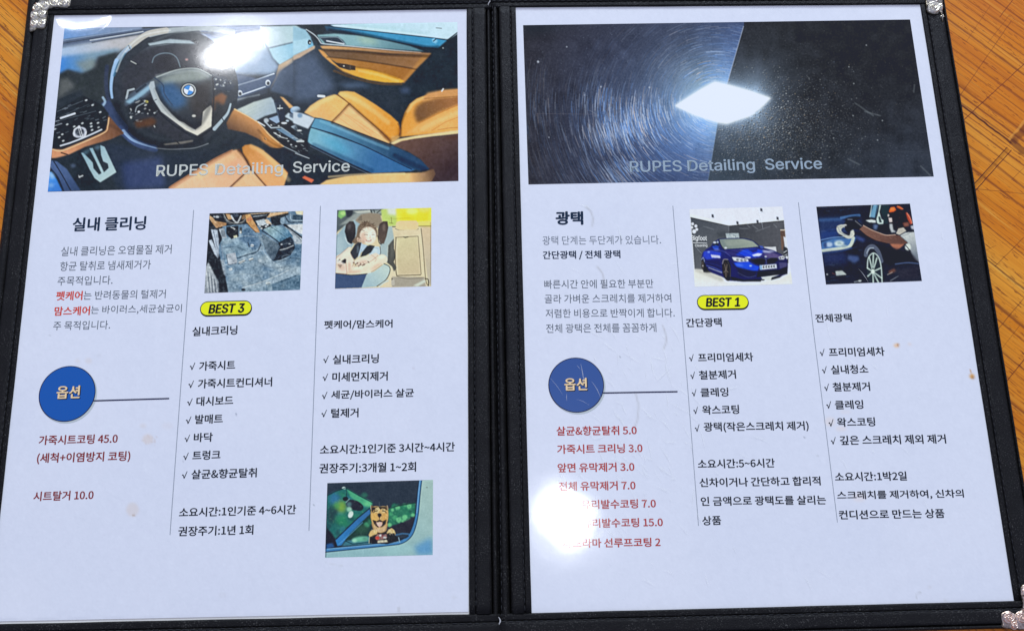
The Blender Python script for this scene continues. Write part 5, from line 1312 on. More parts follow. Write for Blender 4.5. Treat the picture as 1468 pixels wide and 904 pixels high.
        return mix(k, col, B(*color))
    dark = (92, 50, 20)
    for p1, p2, hw, am in (((1452, 0), (1433, 25), .0003, .7), ((1450, 30), (1373, 142), .00025, .6), ((1468, 92), (1360, 192), .0003, .8), ((1385, 60), (1420, 8), .00022, .35),
                           ((1447, 22), (1416, 62), .00022, .4), ((1468, 340), (1426, 382), .00028, .5), ((1468, 427), (1424, 480), .0003, .5),
                           ((1462, 466), (1428, 510), .00022, .4), ((1468, 515), (1440, 550), .0003, .8), ((1428, 352), (1405, 362), .0002, .4), ((1468, 240), (1450, 258), .0002, .4)):
        col = seg(p1, p2, hw, dark, am, col)
    col = seg((1372, 146), (1450, 205), .0007, (70, 46, 26), .95, col)
    col = seg((1370, 145), (1452, 207), .0002, (30, 20, 12), .8, col)
    col = seg((1446, 213), (1392, 272), .0010, (150, 100, 50), .5, col)
    col = seg((1444, 211), (1391, 270), .00028, (60, 36, 18), .9, col)
    col = seg((1450, 215), (1396, 276), .00028, (60, 36, 18), .9, col)
    col = seg((1452, 204), (1490, 160), .0024, (60, 44, 30), .7, col)
    col = seg((1447, 200), (1480, 160), .0008, (226, 168, 92), .5, col)
    col = seg((1450, 200), (1475, 225), .0020, (60, 44, 30), .75, col)
    col = seg((1392, 270), (1500, 281), .00022, (90, 50, 20), .6, col)
    big = noise(5, 9, 2, .5, 40.0)
    col = mix(ramp(big, [(0.42, (0, 0, 0)), (0.72, (0.5, 0.5, 0.5))]), col, B(166, 76, 12))
    K.new(col, p.inputs['Base Color'])
    p.inputs['Roughness'].default_value = 0.42
    p.inputs['Specular IOR Level'].default_value = 0.3
    bp = N.new('ShaderNodeBump'); bp.inputs['Strength'].default_value = 0.35; bp.inputs['Distance'].default_value = 0.0003; bp.invert = True
    K.new(ln, bp.inputs['Height']); K.new(bp.outputs['Normal'], p.inputs['Normal'])
    return m


def slab(name, x0, y0, x1, y1, z0, z1, bev, mat, parent=None):
    bm = bmesh.new()
    bmesh.ops.create_cube(bm, size=1.0)
    for v in bm.verts:
        v.co = ((x0 + x1) / 2 + v.co.x * (x1 - x0), (y0 + y1) / 2 + v.co.y * (y1 - y0), (z0 + z1) / 2 + v.co.z * (z1 - z0))
    if bev:
        bmesh.ops.bevel(bm, geom=bm.edges[:], offset=bev, segments=3, affect='EDGES')
    me = bpy.data.meshes.new(name); bm.to_mesh(me); bm.free()
    return link(name, me, mat, parent)


table = slab('tabletop', -0.62, -0.40, 0.62, 0.55, ZT - 0.028, ZT, 0.004, wood_material())
tag(table, kind='structure')

# ------------------------------------------------------------------ the folder
folder = bpy.data.objects.new('menu_folder', None)
COL.objects.link(folder)
folder.location = (0.0, 0.12, ZT)
bpy.context.view_layer.update()
tag(folder, 'open black leatherette menu folder with metal corners lying on the wooden table', 'menu folder')

# measured sheet corners (photo): TL TR BR BL
LP = [(78, 22.5), (669, 13.5), (672.6, 879.7), (-16.5, 894)]
RP = [(739.3, 11.2), (1319, 7), (1453.7, 860.6), (762, 878)]
LW = [G(*p) for p in LP]
RW = [G(*p) for p in RP]


def offs(A, B, d):
    """line A-B moved sideways by d metres, to the left of the direction A->B"""
    u = (B - A)[:2]; u = u / np.linalg.norm(u)
    n = np.array([-u[1], u[0], 0])
    return A + n * d, B + n * d


def isect(a, b, c, d):
    p, r = a[:2], (b - a)[:2]; q, s = c[:2], (d - c)[:2]
    t = ((q - p)[0] * s[1] - (q - p)[1] * s[0]) / (r[0] * s[1] - r[1] * s[0])
    return np.array([*(p + t * r), 0.0])


def frame_quad(Q, d):
    """Q (TL TR BR BL) grown outwards by d = (top, right, bottom, left)"""
    E_ = [offs(Q[1], Q[0], -d[0]), offs(Q[2], Q[1], -d[1]), offs(Q[3], Q[2], -d[2]), offs(Q[0], Q[3], -d[3])]
    t, r, b, l = E_
    return [isect(*t, *l), isect(*t, *r), isect(*b, *r), isect(*b, *l)]


def strip(name, a0, a1, b0, b1, z, h, mat, parent, round_=3.0, wob=0.00012, zbase=None, m=9, step=0.004):
    """a raised leatherette strip between the lines a0-a1 and b0-b1, rounded across"""
    L = np.linalg.norm(a1 - a0)
    n = max(6, int(L / step))
    s = np.linspace(0, 1, n)[:, None, None]; t = np.linspace(0, 1, m)[None, :, None]
    P = (1 - t) * ((1 - s) * a0 + s * a1) + t * ((1 - s) * b0 + s * b1)
    prof = 1 - np.abs(2 * t[..., 0] - 1) ** round_
    ph = RNG.uniform(0, 6.28, 6)
    ss = s[..., 0] * L
    wave = sum(np.sin(ss * f + ph[i]) for i, f in enumerate((35, 83, 171, 260))) / 4
    P[..., 2] = z + h * prof + wob * wave * prof
    side = P[0, -1] - P[0, 0]
    side = side / (np.linalg.norm(side) + 1e-9)
    P[:, 0] -= (wob * .8 * sum(np.sin(ss * f + ph[i + 2]) for i, f in enumerate((60, 140))) / 2) * side
    P[:, -1] += (wob * .8 * sum(np.sin(ss * f + ph[i + 3]) for i, f in enumerate((50, 150))) / 2) * side
    zb = z - 0.0012 if zbase is None else zbase
    lo0, lo1 = P[:, :1].copy(), P[:, -1:].copy()
    lo0[..., 2] = zb; lo1[..., 2] = zb
    P = np.concatenate([lo0, P, lo1], 1)
    c0, c1 = P[:1].copy(), P[-1:].copy()
    c0[..., 2] = zb; c1[..., 2] = zb
    me = grid_mesh(name, np.concatenate([c0, P, c1], 0))
    return link(name, me, mat, parent)


def stitches(name, a, b, z, parent, pitch=0.0032, ln=0.0024, r=0.00022):
    L = np.linalg.norm(b - a); u = (b - a) / L
    n = np.array([-u[1], u[0], 0])
    V, Fc = [], []
    k = int(L / pitch)
    for i in range(k):
        c = a + u * (i + .5) * pitch + n * RNG.normal(0, .00006)
        o = len(V)
        for s_, rr, hz in ((-ln / 2, .4, -.5), (-ln / 4, 1, .6), (ln / 4, 1, .6), (ln / 2, .4, -.5)):
            for q in range(6):
                an = q / 6 * 2 * math.pi
                V.append(c + u * s_ + n * r * rr * math.cos(an) + np.array([0, 0, z + r * (hz + rr * math.sin(an))]))
        for s_ in range(3):
            for q in range(6):
                Fc.append((o + s_ * 6 + q, o + s_ * 6 + (q + 1) % 6, o + s_ * 6 + 6 + (q + 1) % 6, o + s_ * 6 + 6 + q))
    return link(name, mesh_from(name, V, Fc, True), THREAD, parent)


MM = 0.001
# left: lip / flat / rolled binding widths on each side (top, right, bottom, left)
lip = 2.8 * MM
LQ0 = LW
LQ1 = frame_quad(LW, [x * MM for x in (2.6, 2.8, 3.4, 2.3)])
LQ2 = frame_quad(LW, [x * MM for x in (12.5, 9.6, 11.5, 9.6)])
LQ3 = frame_quad(LW, [x * MM for x in (15.5, 9.7, 15.0, 14.4)])
RQ0 = RW
RQ1 = frame_quad(RW, [x * MM for x in (2.6, 2.6, 2.9, 2.7)])
RQ2 = frame_quad(RW, [x * MM for x in (12.5, 11.2, 9.4, 8.6)])
RQ3 = frame_quad(RW, [x * MM for x in (15.5, 12.8, 11.4, 8.7)])


def panel(Q0, Q1, Q2, Q3, outer, label):
    """one cover: board, raised border in four strips, inner lips, rolled outer edges and stitching"""
    V = [(p[0], p[1], -0.0008) for p in Q3] + [(p[0], p[1], ZT + 0.0002) for p in Q3]
    bm = bmesh.new()
    vs = [bm.verts.new(v) for v in V]
    for f in ((3, 2, 1, 0), (4, 5, 6, 7), (0, 1, 5, 4), (1, 2, 6, 5), (2, 3, 7, 6), (3, 0, 4, 7)):
        bm.faces.new([vs[i] for i in f])
    bmesh.ops.recalc_face_normals(bm, faces=bm.faces[:])
    bmesh.ops.bevel(bm, geom=bm.edges[:], offset=0.0004, segments=2, affect='EDGES')
    me = bpy.data.meshes.new('cover_panel'); bm.to_mesh(me); bm.free()
    board = link('cover_panel', me, LEATHER, folder)
    board['label'] = label
    # corners: 0 TL 1 TR 2 BR 3 BL.  The upright strips stop at the sheet's top and bottom edge; the cross strips run over them.
    def row(Q, i_, j_, xl, xr):
        return isect(Q[i_], Q[j_], *xl), isect(Q[i_], Q[j_], *xr)
    out_left = 'left' in outer
    xl = (Q2[0], Q2[3]) if out_left else (MID0, MID1)
    xr = (MID0, MID1) if out_left else (Q2[1], Q2[2])
    top, bot = (Q0[0], Q0[1]), (Q0[3], Q0[2])
    for nm, (i, j) in {'left': (0, 3), 'right': (1, 2)}.items():
        def col(Q):
            return isect(Q[i], Q[j], *top), isect(Q[i], Q[j], *bot)
        a, b_, c = (Q0[i], Q0[j]), col(Q1), col(Q2)
        strip('inner_lip', *a, *b_, 0.0003, 0.0004, LEATHER_DARK, board, 8, .00008)
        strip('border_strip', *b_, *c, 0.0004, 0.0008, LEATHER, board, 12, .00013)
        stitches('stitching', lerp(b_[0], c[0], .04), lerp(b_[1], c[1], .04), .0009, board)
        if nm in outer:
            strip('edge_binding', Q2[i], Q2[j], Q3[i], Q3[j], -0.0007, 0.0019, LEATHER_DARK, board, 2.6, .00018, zbase=ZT + .0003)
    for nm, (i, j) in {'top': (0, 1), 'bottom': (3, 2)}.items():
        a, b_, c, d = (row(Q, i, j, xl, xr) for Q in (Q0, Q1, Q2, Q3))
        strip('inner_lip', *a, *b_, 0.0005, 0.0005, LEATHER_DARK, board, 8, .00010)
        strip('border_strip', *b_, *c, 0.0006, 0.0010, LEATHER, board, 12, .00016)
        stitches('stitching', lerp(b_[0], c[0], .05), lerp(b_[1], c[1], .05), .0012, board)
        strip('edge_binding', *c, *d, -0.0005, 0.0019, LEATHER_DARK, board, 2.6, .00018, zbase=ZT + .0003)
    return board


def lerp(a, b, t):
    return a + (b - a) * t


MID0, MID1 = lerp(LQ3[1], RQ3[0], .41), lerp(LQ3[2], RQ3[3], .41)
left_board = panel(LQ0, LQ1, LQ2, LQ3, ('top', 'bottom', 'left'), 'left cover with the car cabin page')
right_board = panel(RQ0, RQ1, RQ2, RQ3, ('top', 'bottom', 'right'), 'right cover with the paint polishing page')

# the spine between the covers: two soft strips with a deep fold
sl0, sl1 = LQ3[1], LQ3[2]
sr0, sr1 = RQ3[0], RQ3[3]


def lerp(a, b, t):
    return a + (b - a) * t


spine = strip('spine', lerp(sl0, sr0, -.02), lerp(sl1, sr1, -.02), lerp(sl0, sr0, 1.02), lerp(sl1, sr1, 1.02), -0.0042, 0.0004, LEATHER_DARK, folder, 4, .0001, zbase=ZT + .0003)
strip('hinge_fold', lerp(sl0, sr0, .04), lerp(sl1, sr1, .04), lerp(sl0, sr0, .36), lerp(sl1, sr1, .36), -0.0015, 0.0017, LEATHER, spine, 2.4, .0002, zbase=-0.004)
strip('hinge_fold', lerp(sl0, sr0, .44), lerp(sl1, sr1, .44), lerp(sl0, sr0, .95), lerp(sl1, sr1, .95), -0.0015, 0.0025, LEATHER, spine, 2.2, .00025, zbase=-0.004)
stitches('stitching', lerp(sl0, sr0, .52), lerp(sl1, sr1, .52), 0.0007, spine, .0034, .0022, .00018)
# thread ends showing in the notch of the spine
for x0, y0, x1, y1, wd in ((714.5, 883.5, 716.5, 900, .0007), (700.6, -3, 701.6, 8, .0006)):
    P0, P1 = G(x0, y0, .0012), G(x1, y1, .0012)
    s = np.linspace(0, 1, 16)
    V, Fc = [], []
    for i, t in enumerate(s):
        c = lerp(P0, P1, t) + np.array([math.sin(t * 5) * .0006, 0, 0])
        r = wd * (math.sin(math.pi * (t * .9 + .05)) ** .6) * .5
        for q in range(8):
            an = q / 8 * 2 * math.pi
            V.append(c + np.array([r * math.cos(an), 0, r * math.sin(an)]))
    for i in range(15):
        for q in range(8):
            Fc.append((i * 8 + q, i * 8 + (q + 1) % 8, i * 8 + 8 + (q + 1) % 8, i * 8 + 8 + q))
    link('cord_end', mesh_from('cord_end', V, Fc, True), CORD, spine)


# metal corner protectors: embossed sheet wrapped over the corner
def corner(poly, x0, y0, x1, y1, blobs, mat, scale, label):
    n, m = int((y1 - y0) * 2.4), int((x1 - x0) * 2.4)
    xs, ys = np.meshgrid(np.linspace(x0, x1, m), np.linspace(y0, y1, n))
    P = curve(poly, 6)
    Q = np.roll(P, -1, 0)
    inside = np.zeros(xs.shape, bool); dmin = np.full(xs.shape, 1e9)
    for (ax, ay), (bx, by) in zip(P, Q):
        c = (ay > ys) != (by > ys)
        if by != ay:
            inside ^= c & (xs < (bx - ax) * (ys - ay) / (by - ay) + ax)
        L2 = (bx - ax) ** 2 + (by - ay) ** 2 + 1e-9
        t = np.clip(((xs - ax) * (bx - ax) + (ys - ay) * (by - ay)) / L2, 0, 1)
        dmin = np.minimum(dmin, np.hypot(xs - ax - t * (bx - ax), ys - ay - t * (by - ay)))
    rim = np.clip(dmin / 2.6, 0, 1) ** .5
    h = .0008 * rim
    for bx, by, r, sp in blobs:
        d = np.hypot(xs - bx, ys - by)
        th = np.arctan2(ys - by, xs - bx)
        e_ = np.clip(1 - (d / r) ** 2, 0, 1)
        h = np.maximum(h, (.0008 + .0011 * e_ ** .5 * (1 + .42 * np.cos(sp * .5 * th + d * 1.55 + bx))) * rim * (e_ > 0))
    W3 = G(xs, ys, ZF + .0002)
    W3[..., 2] = ZF - .0006 + h * scale
    keep = inside
    idx = -np.ones(xs.shape, int); idx[keep] = np.arange(keep.sum())
    q = np.stack([idx[:-1, :-1], idx[1:, :-1], idx[1:, 1:], idx[:-1, 1:]], -1).reshape(-1, 4)
    q = q[(q >= 0).all(1)]
    me = mesh_from('corner_protector', W3[keep], q, True)
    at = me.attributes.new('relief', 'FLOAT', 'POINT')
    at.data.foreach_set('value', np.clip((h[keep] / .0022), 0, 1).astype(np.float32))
    o = link('corner_protector', me, mat, folder)
    md = o.modifiers.new('thickness', 'SOLIDIFY'); md.thickness = .0012; md.offset = -1
    o['label'] = label
    return o


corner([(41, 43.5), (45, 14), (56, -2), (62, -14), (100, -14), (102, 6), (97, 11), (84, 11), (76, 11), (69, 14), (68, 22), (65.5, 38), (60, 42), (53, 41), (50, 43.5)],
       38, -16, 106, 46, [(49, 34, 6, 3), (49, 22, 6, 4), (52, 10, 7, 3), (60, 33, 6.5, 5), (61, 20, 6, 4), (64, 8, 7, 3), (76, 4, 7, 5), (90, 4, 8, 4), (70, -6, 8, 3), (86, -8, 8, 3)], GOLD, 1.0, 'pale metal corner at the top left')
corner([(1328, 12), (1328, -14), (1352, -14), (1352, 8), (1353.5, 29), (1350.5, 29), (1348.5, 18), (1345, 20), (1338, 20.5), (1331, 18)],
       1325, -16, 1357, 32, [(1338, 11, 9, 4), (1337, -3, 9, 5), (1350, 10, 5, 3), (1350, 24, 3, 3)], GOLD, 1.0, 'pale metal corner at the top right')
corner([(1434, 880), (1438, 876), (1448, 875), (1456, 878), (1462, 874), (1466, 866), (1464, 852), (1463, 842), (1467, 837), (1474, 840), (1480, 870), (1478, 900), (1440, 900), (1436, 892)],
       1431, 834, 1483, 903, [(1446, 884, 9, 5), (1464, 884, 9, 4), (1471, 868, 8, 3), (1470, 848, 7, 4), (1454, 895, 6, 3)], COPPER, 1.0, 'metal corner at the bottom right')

# ------------------------------------------------------------------ the two printed sheets
INK_DARK = print_mat('ink_dark', (40, 46, 60))
INK_SLATE = print_mat('ink_slate', (86, 96, 116))
INK_PALE = print_mat('ink_pale_slate', (112, 122, 146))
INK_HEAD = print_mat('ink_heading', (34, 52, 78))
INK_RED = print_mat('ink_red_brown', (128, 52, 58))
INK_RED2 = print_mat('ink_brick_red', (164, 58, 62))
INK_BRIGHT = print_mat('ink_bright_red', (196, 70, 62))
INK_LINE = print_mat('ink_hairline', (140, 150, 176))
INK_BLUE = print_mat('ink_blue', (28, 88, 176))
INK_BLUE2 = print_mat('ink_muted_blue', (60, 88, 156))
INK_NAVY = print_mat('ink_navy', (24, 42, 78))
INK_YELLOW = print_mat('ink_yellow', (255, 232, 18))
INK_BLACK = print_mat('ink_black', (36, 38, 34))
INK_CREAM = print_mat('ink_cream', (226, 200, 172))
INK_SHADE = print_mat('ink_soft_grey', (176, 188, 206))
INK_WHITE = print_mat('ink_translucent_white', (220, 228, 240), alpha=0.44)
INK_WHITE2 = print_mat('ink_thin_white', (166, 186, 216), alpha=0.62)
PAPER = print_mat('filmed_paper', attr='ink')
PRINT = print_mat('filmed_photo_print', attr='ink')
WALLINK = print_mat('ink_wall_lettering', (224, 228, 238))
SCRATCH = print_mat('film_scratch', (250, 252, 255), alpha=0.32)

ZI = 0.00006            # ink layer over the sheet (as is a printed label on a laminated card)


def paper_canvas(q, stains):
    xs = [p[0] for p in q]; ys = [p[1] for p in q]
    k = Ink(min(xs) - 4, min(ys) - 4, max(xs) + 4, max(ys) + 4, (207, 214, 243))
    return k


Ink.S = 1.0
lp = paper_canvas(LP, None)
lp.noise(.7, 90, (1, .8, .5)); lp.noise(.5, 9); lp.noise(1.1, 2.0)
for x, y, rx, ry, c, a in ((212, 629, 8, 7, (206, 184, 176), .55), (205, 610, 5, 3, (200, 190, 196), .5), (190, 730, 9, 10, (206, 186, 180), .5), (192, 738, 2, 2, (160, 140, 130), .5),
                           (127, 517, 5, 4, (204, 196, 206), .6), (111, 517, 3, 3, (204, 196, 206), .5), (142, 509, 3, 1, (176, 180, 200), .5), (262, 660, 1.2, 1, (120, 130, 150), .6), (339, 594, 1.6, .9, (70, 80, 110), .9),
                           (511, 436, .9, .6, (110, 120, 140), .8), (592, 527, 2, 1.4, (190, 190, 214), .8), (71, 481, 1.6, 1, (170, 176, 196), .7), (319, 852, 5, 4, (190, 194, 216), .6), (572, 873, 2, 5, (186, 190, 210), .6),
                           (653, 856, 4, 1, (190, 196, 216), .6), (450, 723, 1, .8, (150, 160, 180), .8), (650, 855, 3, 2, (196, 200, 218), .5), (240, 610, 8, 5, (206, 200, 214), .3)):
    lp.ell(x, y, rx, ry, c, blur=1.6 if rx > 2 else .3, alpha=a * (.62 if rx > 2 else 1))
for i in range(26):
    x, y = 212 + RNG.normal(0, 5), 629 + RNG.normal(0, 4)
    lp.ell(x, y, .8, .7, (170, 140, 130), alpha=.3)
lp.ell(319, 852, 3.4, 2.8, (207, 214, 243), blur=.8, alpha=.8)
lp.line([(467, 806), (492, 811)], 1.2, (190, 196, 214), .5)
lp.line([(-16, 888.5), (672, 875)], 1.0, (176, 184, 214), .8)
lp.finish(.3)

rp = paper_canvas(RP, None)
rp.noise(.7, 90, (1, .8, .5)); rp.noise(.5, 9); rp.noise(1.1, 2.0)
for x, y, rx, ry, c, a in ((1285, 495, 4, 2.6, (226, 176, 130), .75), (1288, 494, 1.5, 1.2, (150, 96, 60), .8), (1304, 493, 2.5, 1.5, (214, 200, 206), .8), (1190, 604, 8, 7, (226, 206, 204), .5), (1206, 614, 8, 4, (226, 206, 204), .5),
                           (1232, 712, 10, 7, (222, 206, 210), .5), (1212, 590, 8, 3, (220, 208, 214), .4), (1393.5, 539, 3.4, 3.2, (206, 150, 84), .95), (1395, 541, 2.2, 1.2, (120, 70, 30), .9), (1392, 532, 1, 3, (176, 120, 70), .6),
                           (1317, 851, 3, 1, (190, 194, 214), .8), (1333, 841, 3, 2, (196, 198, 218), .6), (1355, 860, 2.4, 1.4, (186, 190, 206), .7), (1182, 489, 1, .7, (90, 96, 110), .8), (1283, 531, .9, .7, (90, 96, 110), .8),
                           (1153, 626, 1.6, .8, (60, 66, 80), .9), (1176, 661, .8, .7, (120, 126, 140), .7), (1044, 487, 1, .6, (130, 136, 150), .6), (889, 512, .9, .7, (70, 76, 90), .9), (924, 681, 1.2, .8, (130, 136, 160), .7), (1172, 653, 1, .8, (150, 156, 170), .6)):
    rp.ell(x, y, rx, ry, c, blur=1.3 if rx > 2 else .3, alpha=a * (.6 if rx > 4 else 1))
rp.line([(1314, 858), (1314, 850), (1322, 847)], 1.0, (176, 182, 200), .8)
# old ring creases in the film, as grey arcs
for pts, a, wd in (([(840, 296), (847, 304), (850, 314), (849, 324)], .5, 2.0), ([(856, 382), (863, 391), (866, 402), (865, 412)], .55, 2.0), ([(950, 466), (954, 478), (955, 490), (951, 500)], .55, 1.8), ([(911, 563), (915, 580), (914, 600), (909, 614)], .4, 2.4)):
    rp.line(pts, wd + 2.5, (196, 202, 220), a * .4, True, 1.2)
    rp.line(pts, wd * .8, (150, 150, 164), a * .75, True, .6)
rp.finish(.3)
Ink.S = 3.0

TONE = (0.82, 0.82, 0.82)


def sheet(name, px, W, canvas, label, cat, bottom_px=0.0):
    q = [np.array(p) for p in W]
    n = int((px[2][1] - px[1][1]) / 2.2); m = int((px[2][0] - px[3][0]) / 2.2)
    P = bilerp(q, n, m)
    x, y = unG(P)
    me = grid_mesh(name, P, True)
    colour_verts(me, base(canvas.sample(x, y)).reshape(-1, 3))
    o = link(name, me, PAPER)
    bpy.context.view_layer.update()
    return tag(o, label, cat, 'printed menu sheets in the folder')


ZP = 0.0
LPm = [(78, 22.5), (669, 13.5), (671.6, 876.2), (-16.2, 890.2)]
left_page = sheet('menu_sheet', LPm, [G(*p) for p in LPm], lp, 'white printed sheet with the tan leather car cabin picture and blue option circle', 'menu page')
right_page = sheet('menu_sheet', RP, RW, rp, 'white printed sheet with the dark picture of scratched paint around a bright lamp', 'menu page')
bk = [G(x, y, -.0003) for x, y in ((77, 21.5), (670, 12.5), (673, 880.2), (-17, 894.5))]
link('backing_card', mesh_from('backing_card', bk, [(3, 2, 1, 0)]), print_mat('backing_paper', (222, 226, 244)), left_page)


def printed(name, canvas, quad, parent, label, res=1.25, lift=0.00003):
    W = [G(x, y, lift) for x, y in quad]
    n = int(max(np.hypot(*(np.subtract(quad[3], quad[0]))), np.hypot(*(np.subtract(quad[2], quad[1])))) * res)
    m = int(max(np.hypot(*(np.subtract(quad[1], quad[0]))), np.hypot(*(np.subtract(quad[2], quad[3])))) * res)
    P = bilerp(W, n, m)
    x, y = unG(P)
    me = grid_mesh(name, P, False)
    colour_verts(me, base(canvas.sample(x, y)).reshape(-1, 3))
    o = link(name, me, PRINT, parent)
    o['label'] = label
    return o


pr_cabin = printed('printed_picture', pic_cabin(), [(92.4, 40.6), (655.7, 32.1), (657.3, 259.5), (68.4, 275)], left_page, 'wide picture of a car cabin with tan leather seats')
pr_floor = printed('printed_picture', pic_floor(), [(300.4, 306), (434.7, 302.4), (430.2, 415.3), (293, 420)], left_page, 'small picture of a bare blue cabin floor', 1.6)
pr_child = printed('printed_picture', pic_child(), [(483.3, 301), (618.4, 297.8), (618.1, 410.2), (480.2, 413.9)], left_page, 'small picture of a child in a car seat', 1.6)
pr_dog = printed('printed_picture', pic_dog(), [(469.3, 692), (620.8, 687.3), (620.3, 794.7), (466, 798.7)], left_page, 'small picture of a dog leaning out of a car window', 1.6)
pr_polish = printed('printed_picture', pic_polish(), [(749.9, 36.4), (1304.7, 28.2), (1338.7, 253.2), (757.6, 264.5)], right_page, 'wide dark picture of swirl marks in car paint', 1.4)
pr_car = printed('printed_picture', pic_car(), [(988.4, 300), (1121.5, 296), (1136, 407), (996, 411)], right_page, 'small picture of a blue car in a workshop', 1.6)
pr_hand = printed('printed_picture', pic_hand(), [(1170.2, 296.3), (1304.5, 291.8), (1321.7, 402.6), (1184.1, 407.7)], right_page, 'small picture of a person wiping a dark car', 1.6)

# ------------------------------------------------------------------ lettering
_font = bpy.data.curves.new('lettering', 'FONT')
_fo = bpy.data.objects.new('lettering', _font)


def bundled(name):
    """one of the fonts that ship inside Blender itself (the built-in one if it is missing)"""
    try:
        return bpy.data.fonts.load(bpy.utils.system_resource('DATAFILES', path='fonts') + '/' + name)
    except Exception:
        return _font.font


F_KO = bundled('Noto Sans CJK Regular.woff2')
F_EN = bundled('Inter.woff2')
COL.objects.link(_fo)


def glyphs(text, bold=0.0, spacing=1.0, shear=0.0, font=None):
    _font.font = font or F_KO
    _font.body = text
    _font.size = 1.0
    _font.offset = bold
    _font.space_character = spacing
    _font.shear = shear
    _font.resolution_u = 3
    _font.fill_mode = 'FRONT'
    dg = bpy.context.evaluated_depsgraph_get()
    dg.update()
    ev = _fo.evaluated_get(dg)
    me = ev.to_mesh()
    n = len(me.vertices)
    V = np.empty(n * 3, np.float32); me.vertices.foreach_get('co', V)
    Fc = [tuple(p.vertices) for p in me.polygons]
    ev.to_mesh_clear()
    return V.reshape(-1, 3).astype(float), Fc


CAP = float(glyphs('H', font=F_EN)[0][:, 1].max())


def text(name, s, x0, y0, x1, y1, h, mat, parent, bold=0.0, latin=False, shear=0.0, z=ZI, dx=0, dy=0):
    """lettering whose ink runs from (x0,y0) to (x1,y1) along its foot and is h photo pixels tall"""
    V, Fc = glyphs(s, 0.0, 1.0, shear, F_EN if latin else F_KO)
    A, B = G(x0 + dx, y0 + dy, z), G(x1 + dx, y1 + dy, z)
    T = G(x0 + dx, y0 + dy - h, z)
    u = (B - A); L = np.linalg.norm(u); u /= L
    up = np.array([-u[1], u[0], 0.0])
    H = abs((T - A) @ up)
    mn, mx = V.min(0), V.max(0)
    if latin:
        mn[1], mx[1] = 0.0, CAP
    px = (V[:, 0] - mn[0]) / (mx[0] - mn[0]) * L
    py = (V[:, 1] - mn[1]) / (mx[1] - mn[1]) * H
    P = A + px[:, None] * u + py[:, None] * up
    if bold > 0:                                  # heavier letters: the strokes laid again a hair's breadth aside
        em = H / (mx[1] - mn[1])
        n0 = len(P); base_ = P; P = [base_]; F2 = list(Fc)
        for q, (ox, oy) in enumerate(((1, 0), (-1, 0), (0, .7), (0, -.7), (.6, .5), (-.6, -.5))):
            P.append(base_ + em * bold * (ox * u + oy * up) + np.array([0, 0, -(q + 1) * 3e-6]))
            F2 += [tuple(i + n0 * (q + 1) for i in f_) for f_ in Fc]
        P = np.concatenate(P); Fc = F2
    me = mesh_from(name, P, Fc)
    return link(name, me, mat, parent)


def stroke_strip(name, pts, wd, mat, parent, z=ZI):
    """a flat printed rule wd photo pixels wide"""
    P = [np.asarray(p, float) for p in pts]
    V, Fc = [], []
    for i, p in enumerate(P):
        d = P[min(i + 1, len(P) - 1)] - P[max(i - 1, 0)]
        n = np.array([-d[1], d[0]]) / (np.hypot(*d) + 1e-9)
        w_ = wd[i] if isinstance(wd, (list, tuple)) else wd
        V.append(G(*(p + n * w_ / 2), z)); V.append(G(*(p - n * w_ / 2), z))
    for i in range(len(P) - 1):
        Fc.append((2 * i, 2 * i + 1, 2 * i + 3, 2 * i + 2))
    return link(name, mesh_from(name, V, Fc), mat, parent)


def disc(name, cx, cy, rpx, mat, parent, z, n=72, dx=0, dy=0):
    c = G(cx + dx, cy + dy, z); r = np.linalg.norm(G(cx + rpx, cy, z) - G(cx, cy, z))
    V = [c + r * np.array([math.cos(a), math.sin(a), 0]) for a in np.linspace(0, 2 * math.pi, n, endpoint=False)]
    return link(name, mesh_from(name, V, [tuple(range(n))]), mat, parent)


TICK = [(0.0, .46), (.10, .58), (.30, .54), (.46, .22), (.90, 1.0), (1.0, .96), (.52, 0.0), (.38, 0.0), (.22, .40), (.08, .42)]


def check(x0, y0, x1, parent):
    W_, H_ = x1 - x0, 10.6
    V = [G(x0 + p[0] * W_ + p[1] * (.6 if parent is left_page else -.6), y0 - p[1] * H_ - p[0] * .3, ZI) for p in TICK]
    bm = bmesh.new()
    f_ = bm.faces.new([bm.verts.new(v) for v in V])
    bmesh.ops.triangulate(bm, faces=[f_])
    me = bpy.data.meshes.new('check_mark'); bm.to_mesh(me); bm.free()
    return link('check_mark', me, INK_DARK, parent)


L, R = left_page, right_page
# headings and paragraphs
text('heading', '실내 클리닝', 103.8, 331.5, 208, 329, 19, INK_HEAD, L, .011)
for s, a in (('실내 클리닝은 오염물질 제거', (87, 367, 245.6, 363.5, 13.2)), ('항균 탈취로 냄새제거가', (85.5, 388.3, 215.7, 385.4, 13.2)), ('주목적입니다.', (81.9, 409.3, 161, 407.5, 12.8)),
             ('는 반려동물의 털제거', (119.3, 429.6, 237.1, 427.2, 12.6)), ('는 바이러스,세균살균이', (129.8, 451.2, 260.2, 448.5, 13)), ('주 목적입니다.', (75.8, 473.2, 157.5, 471.5, 12.6))):
    text('body_text', s, *a, INK_SLATE, L, -.004)
text('body_text', '펫케어', 80.2, 430.4, 117.4, 429.6, 12.6, INK_BRIGHT, L, .009)['label'] = 'red words in the paragraph'
text('body_text', '맘스케어', 77.7, 452.3, 128.1, 451.2, 12.6, INK_BRIGHT, L, .009)['label'] = 'red words in the paragraph'
text('heading', '광택', 797.4, 321.8, 835.5, 321.6, 18.3, INK_HEAD, R, .016)
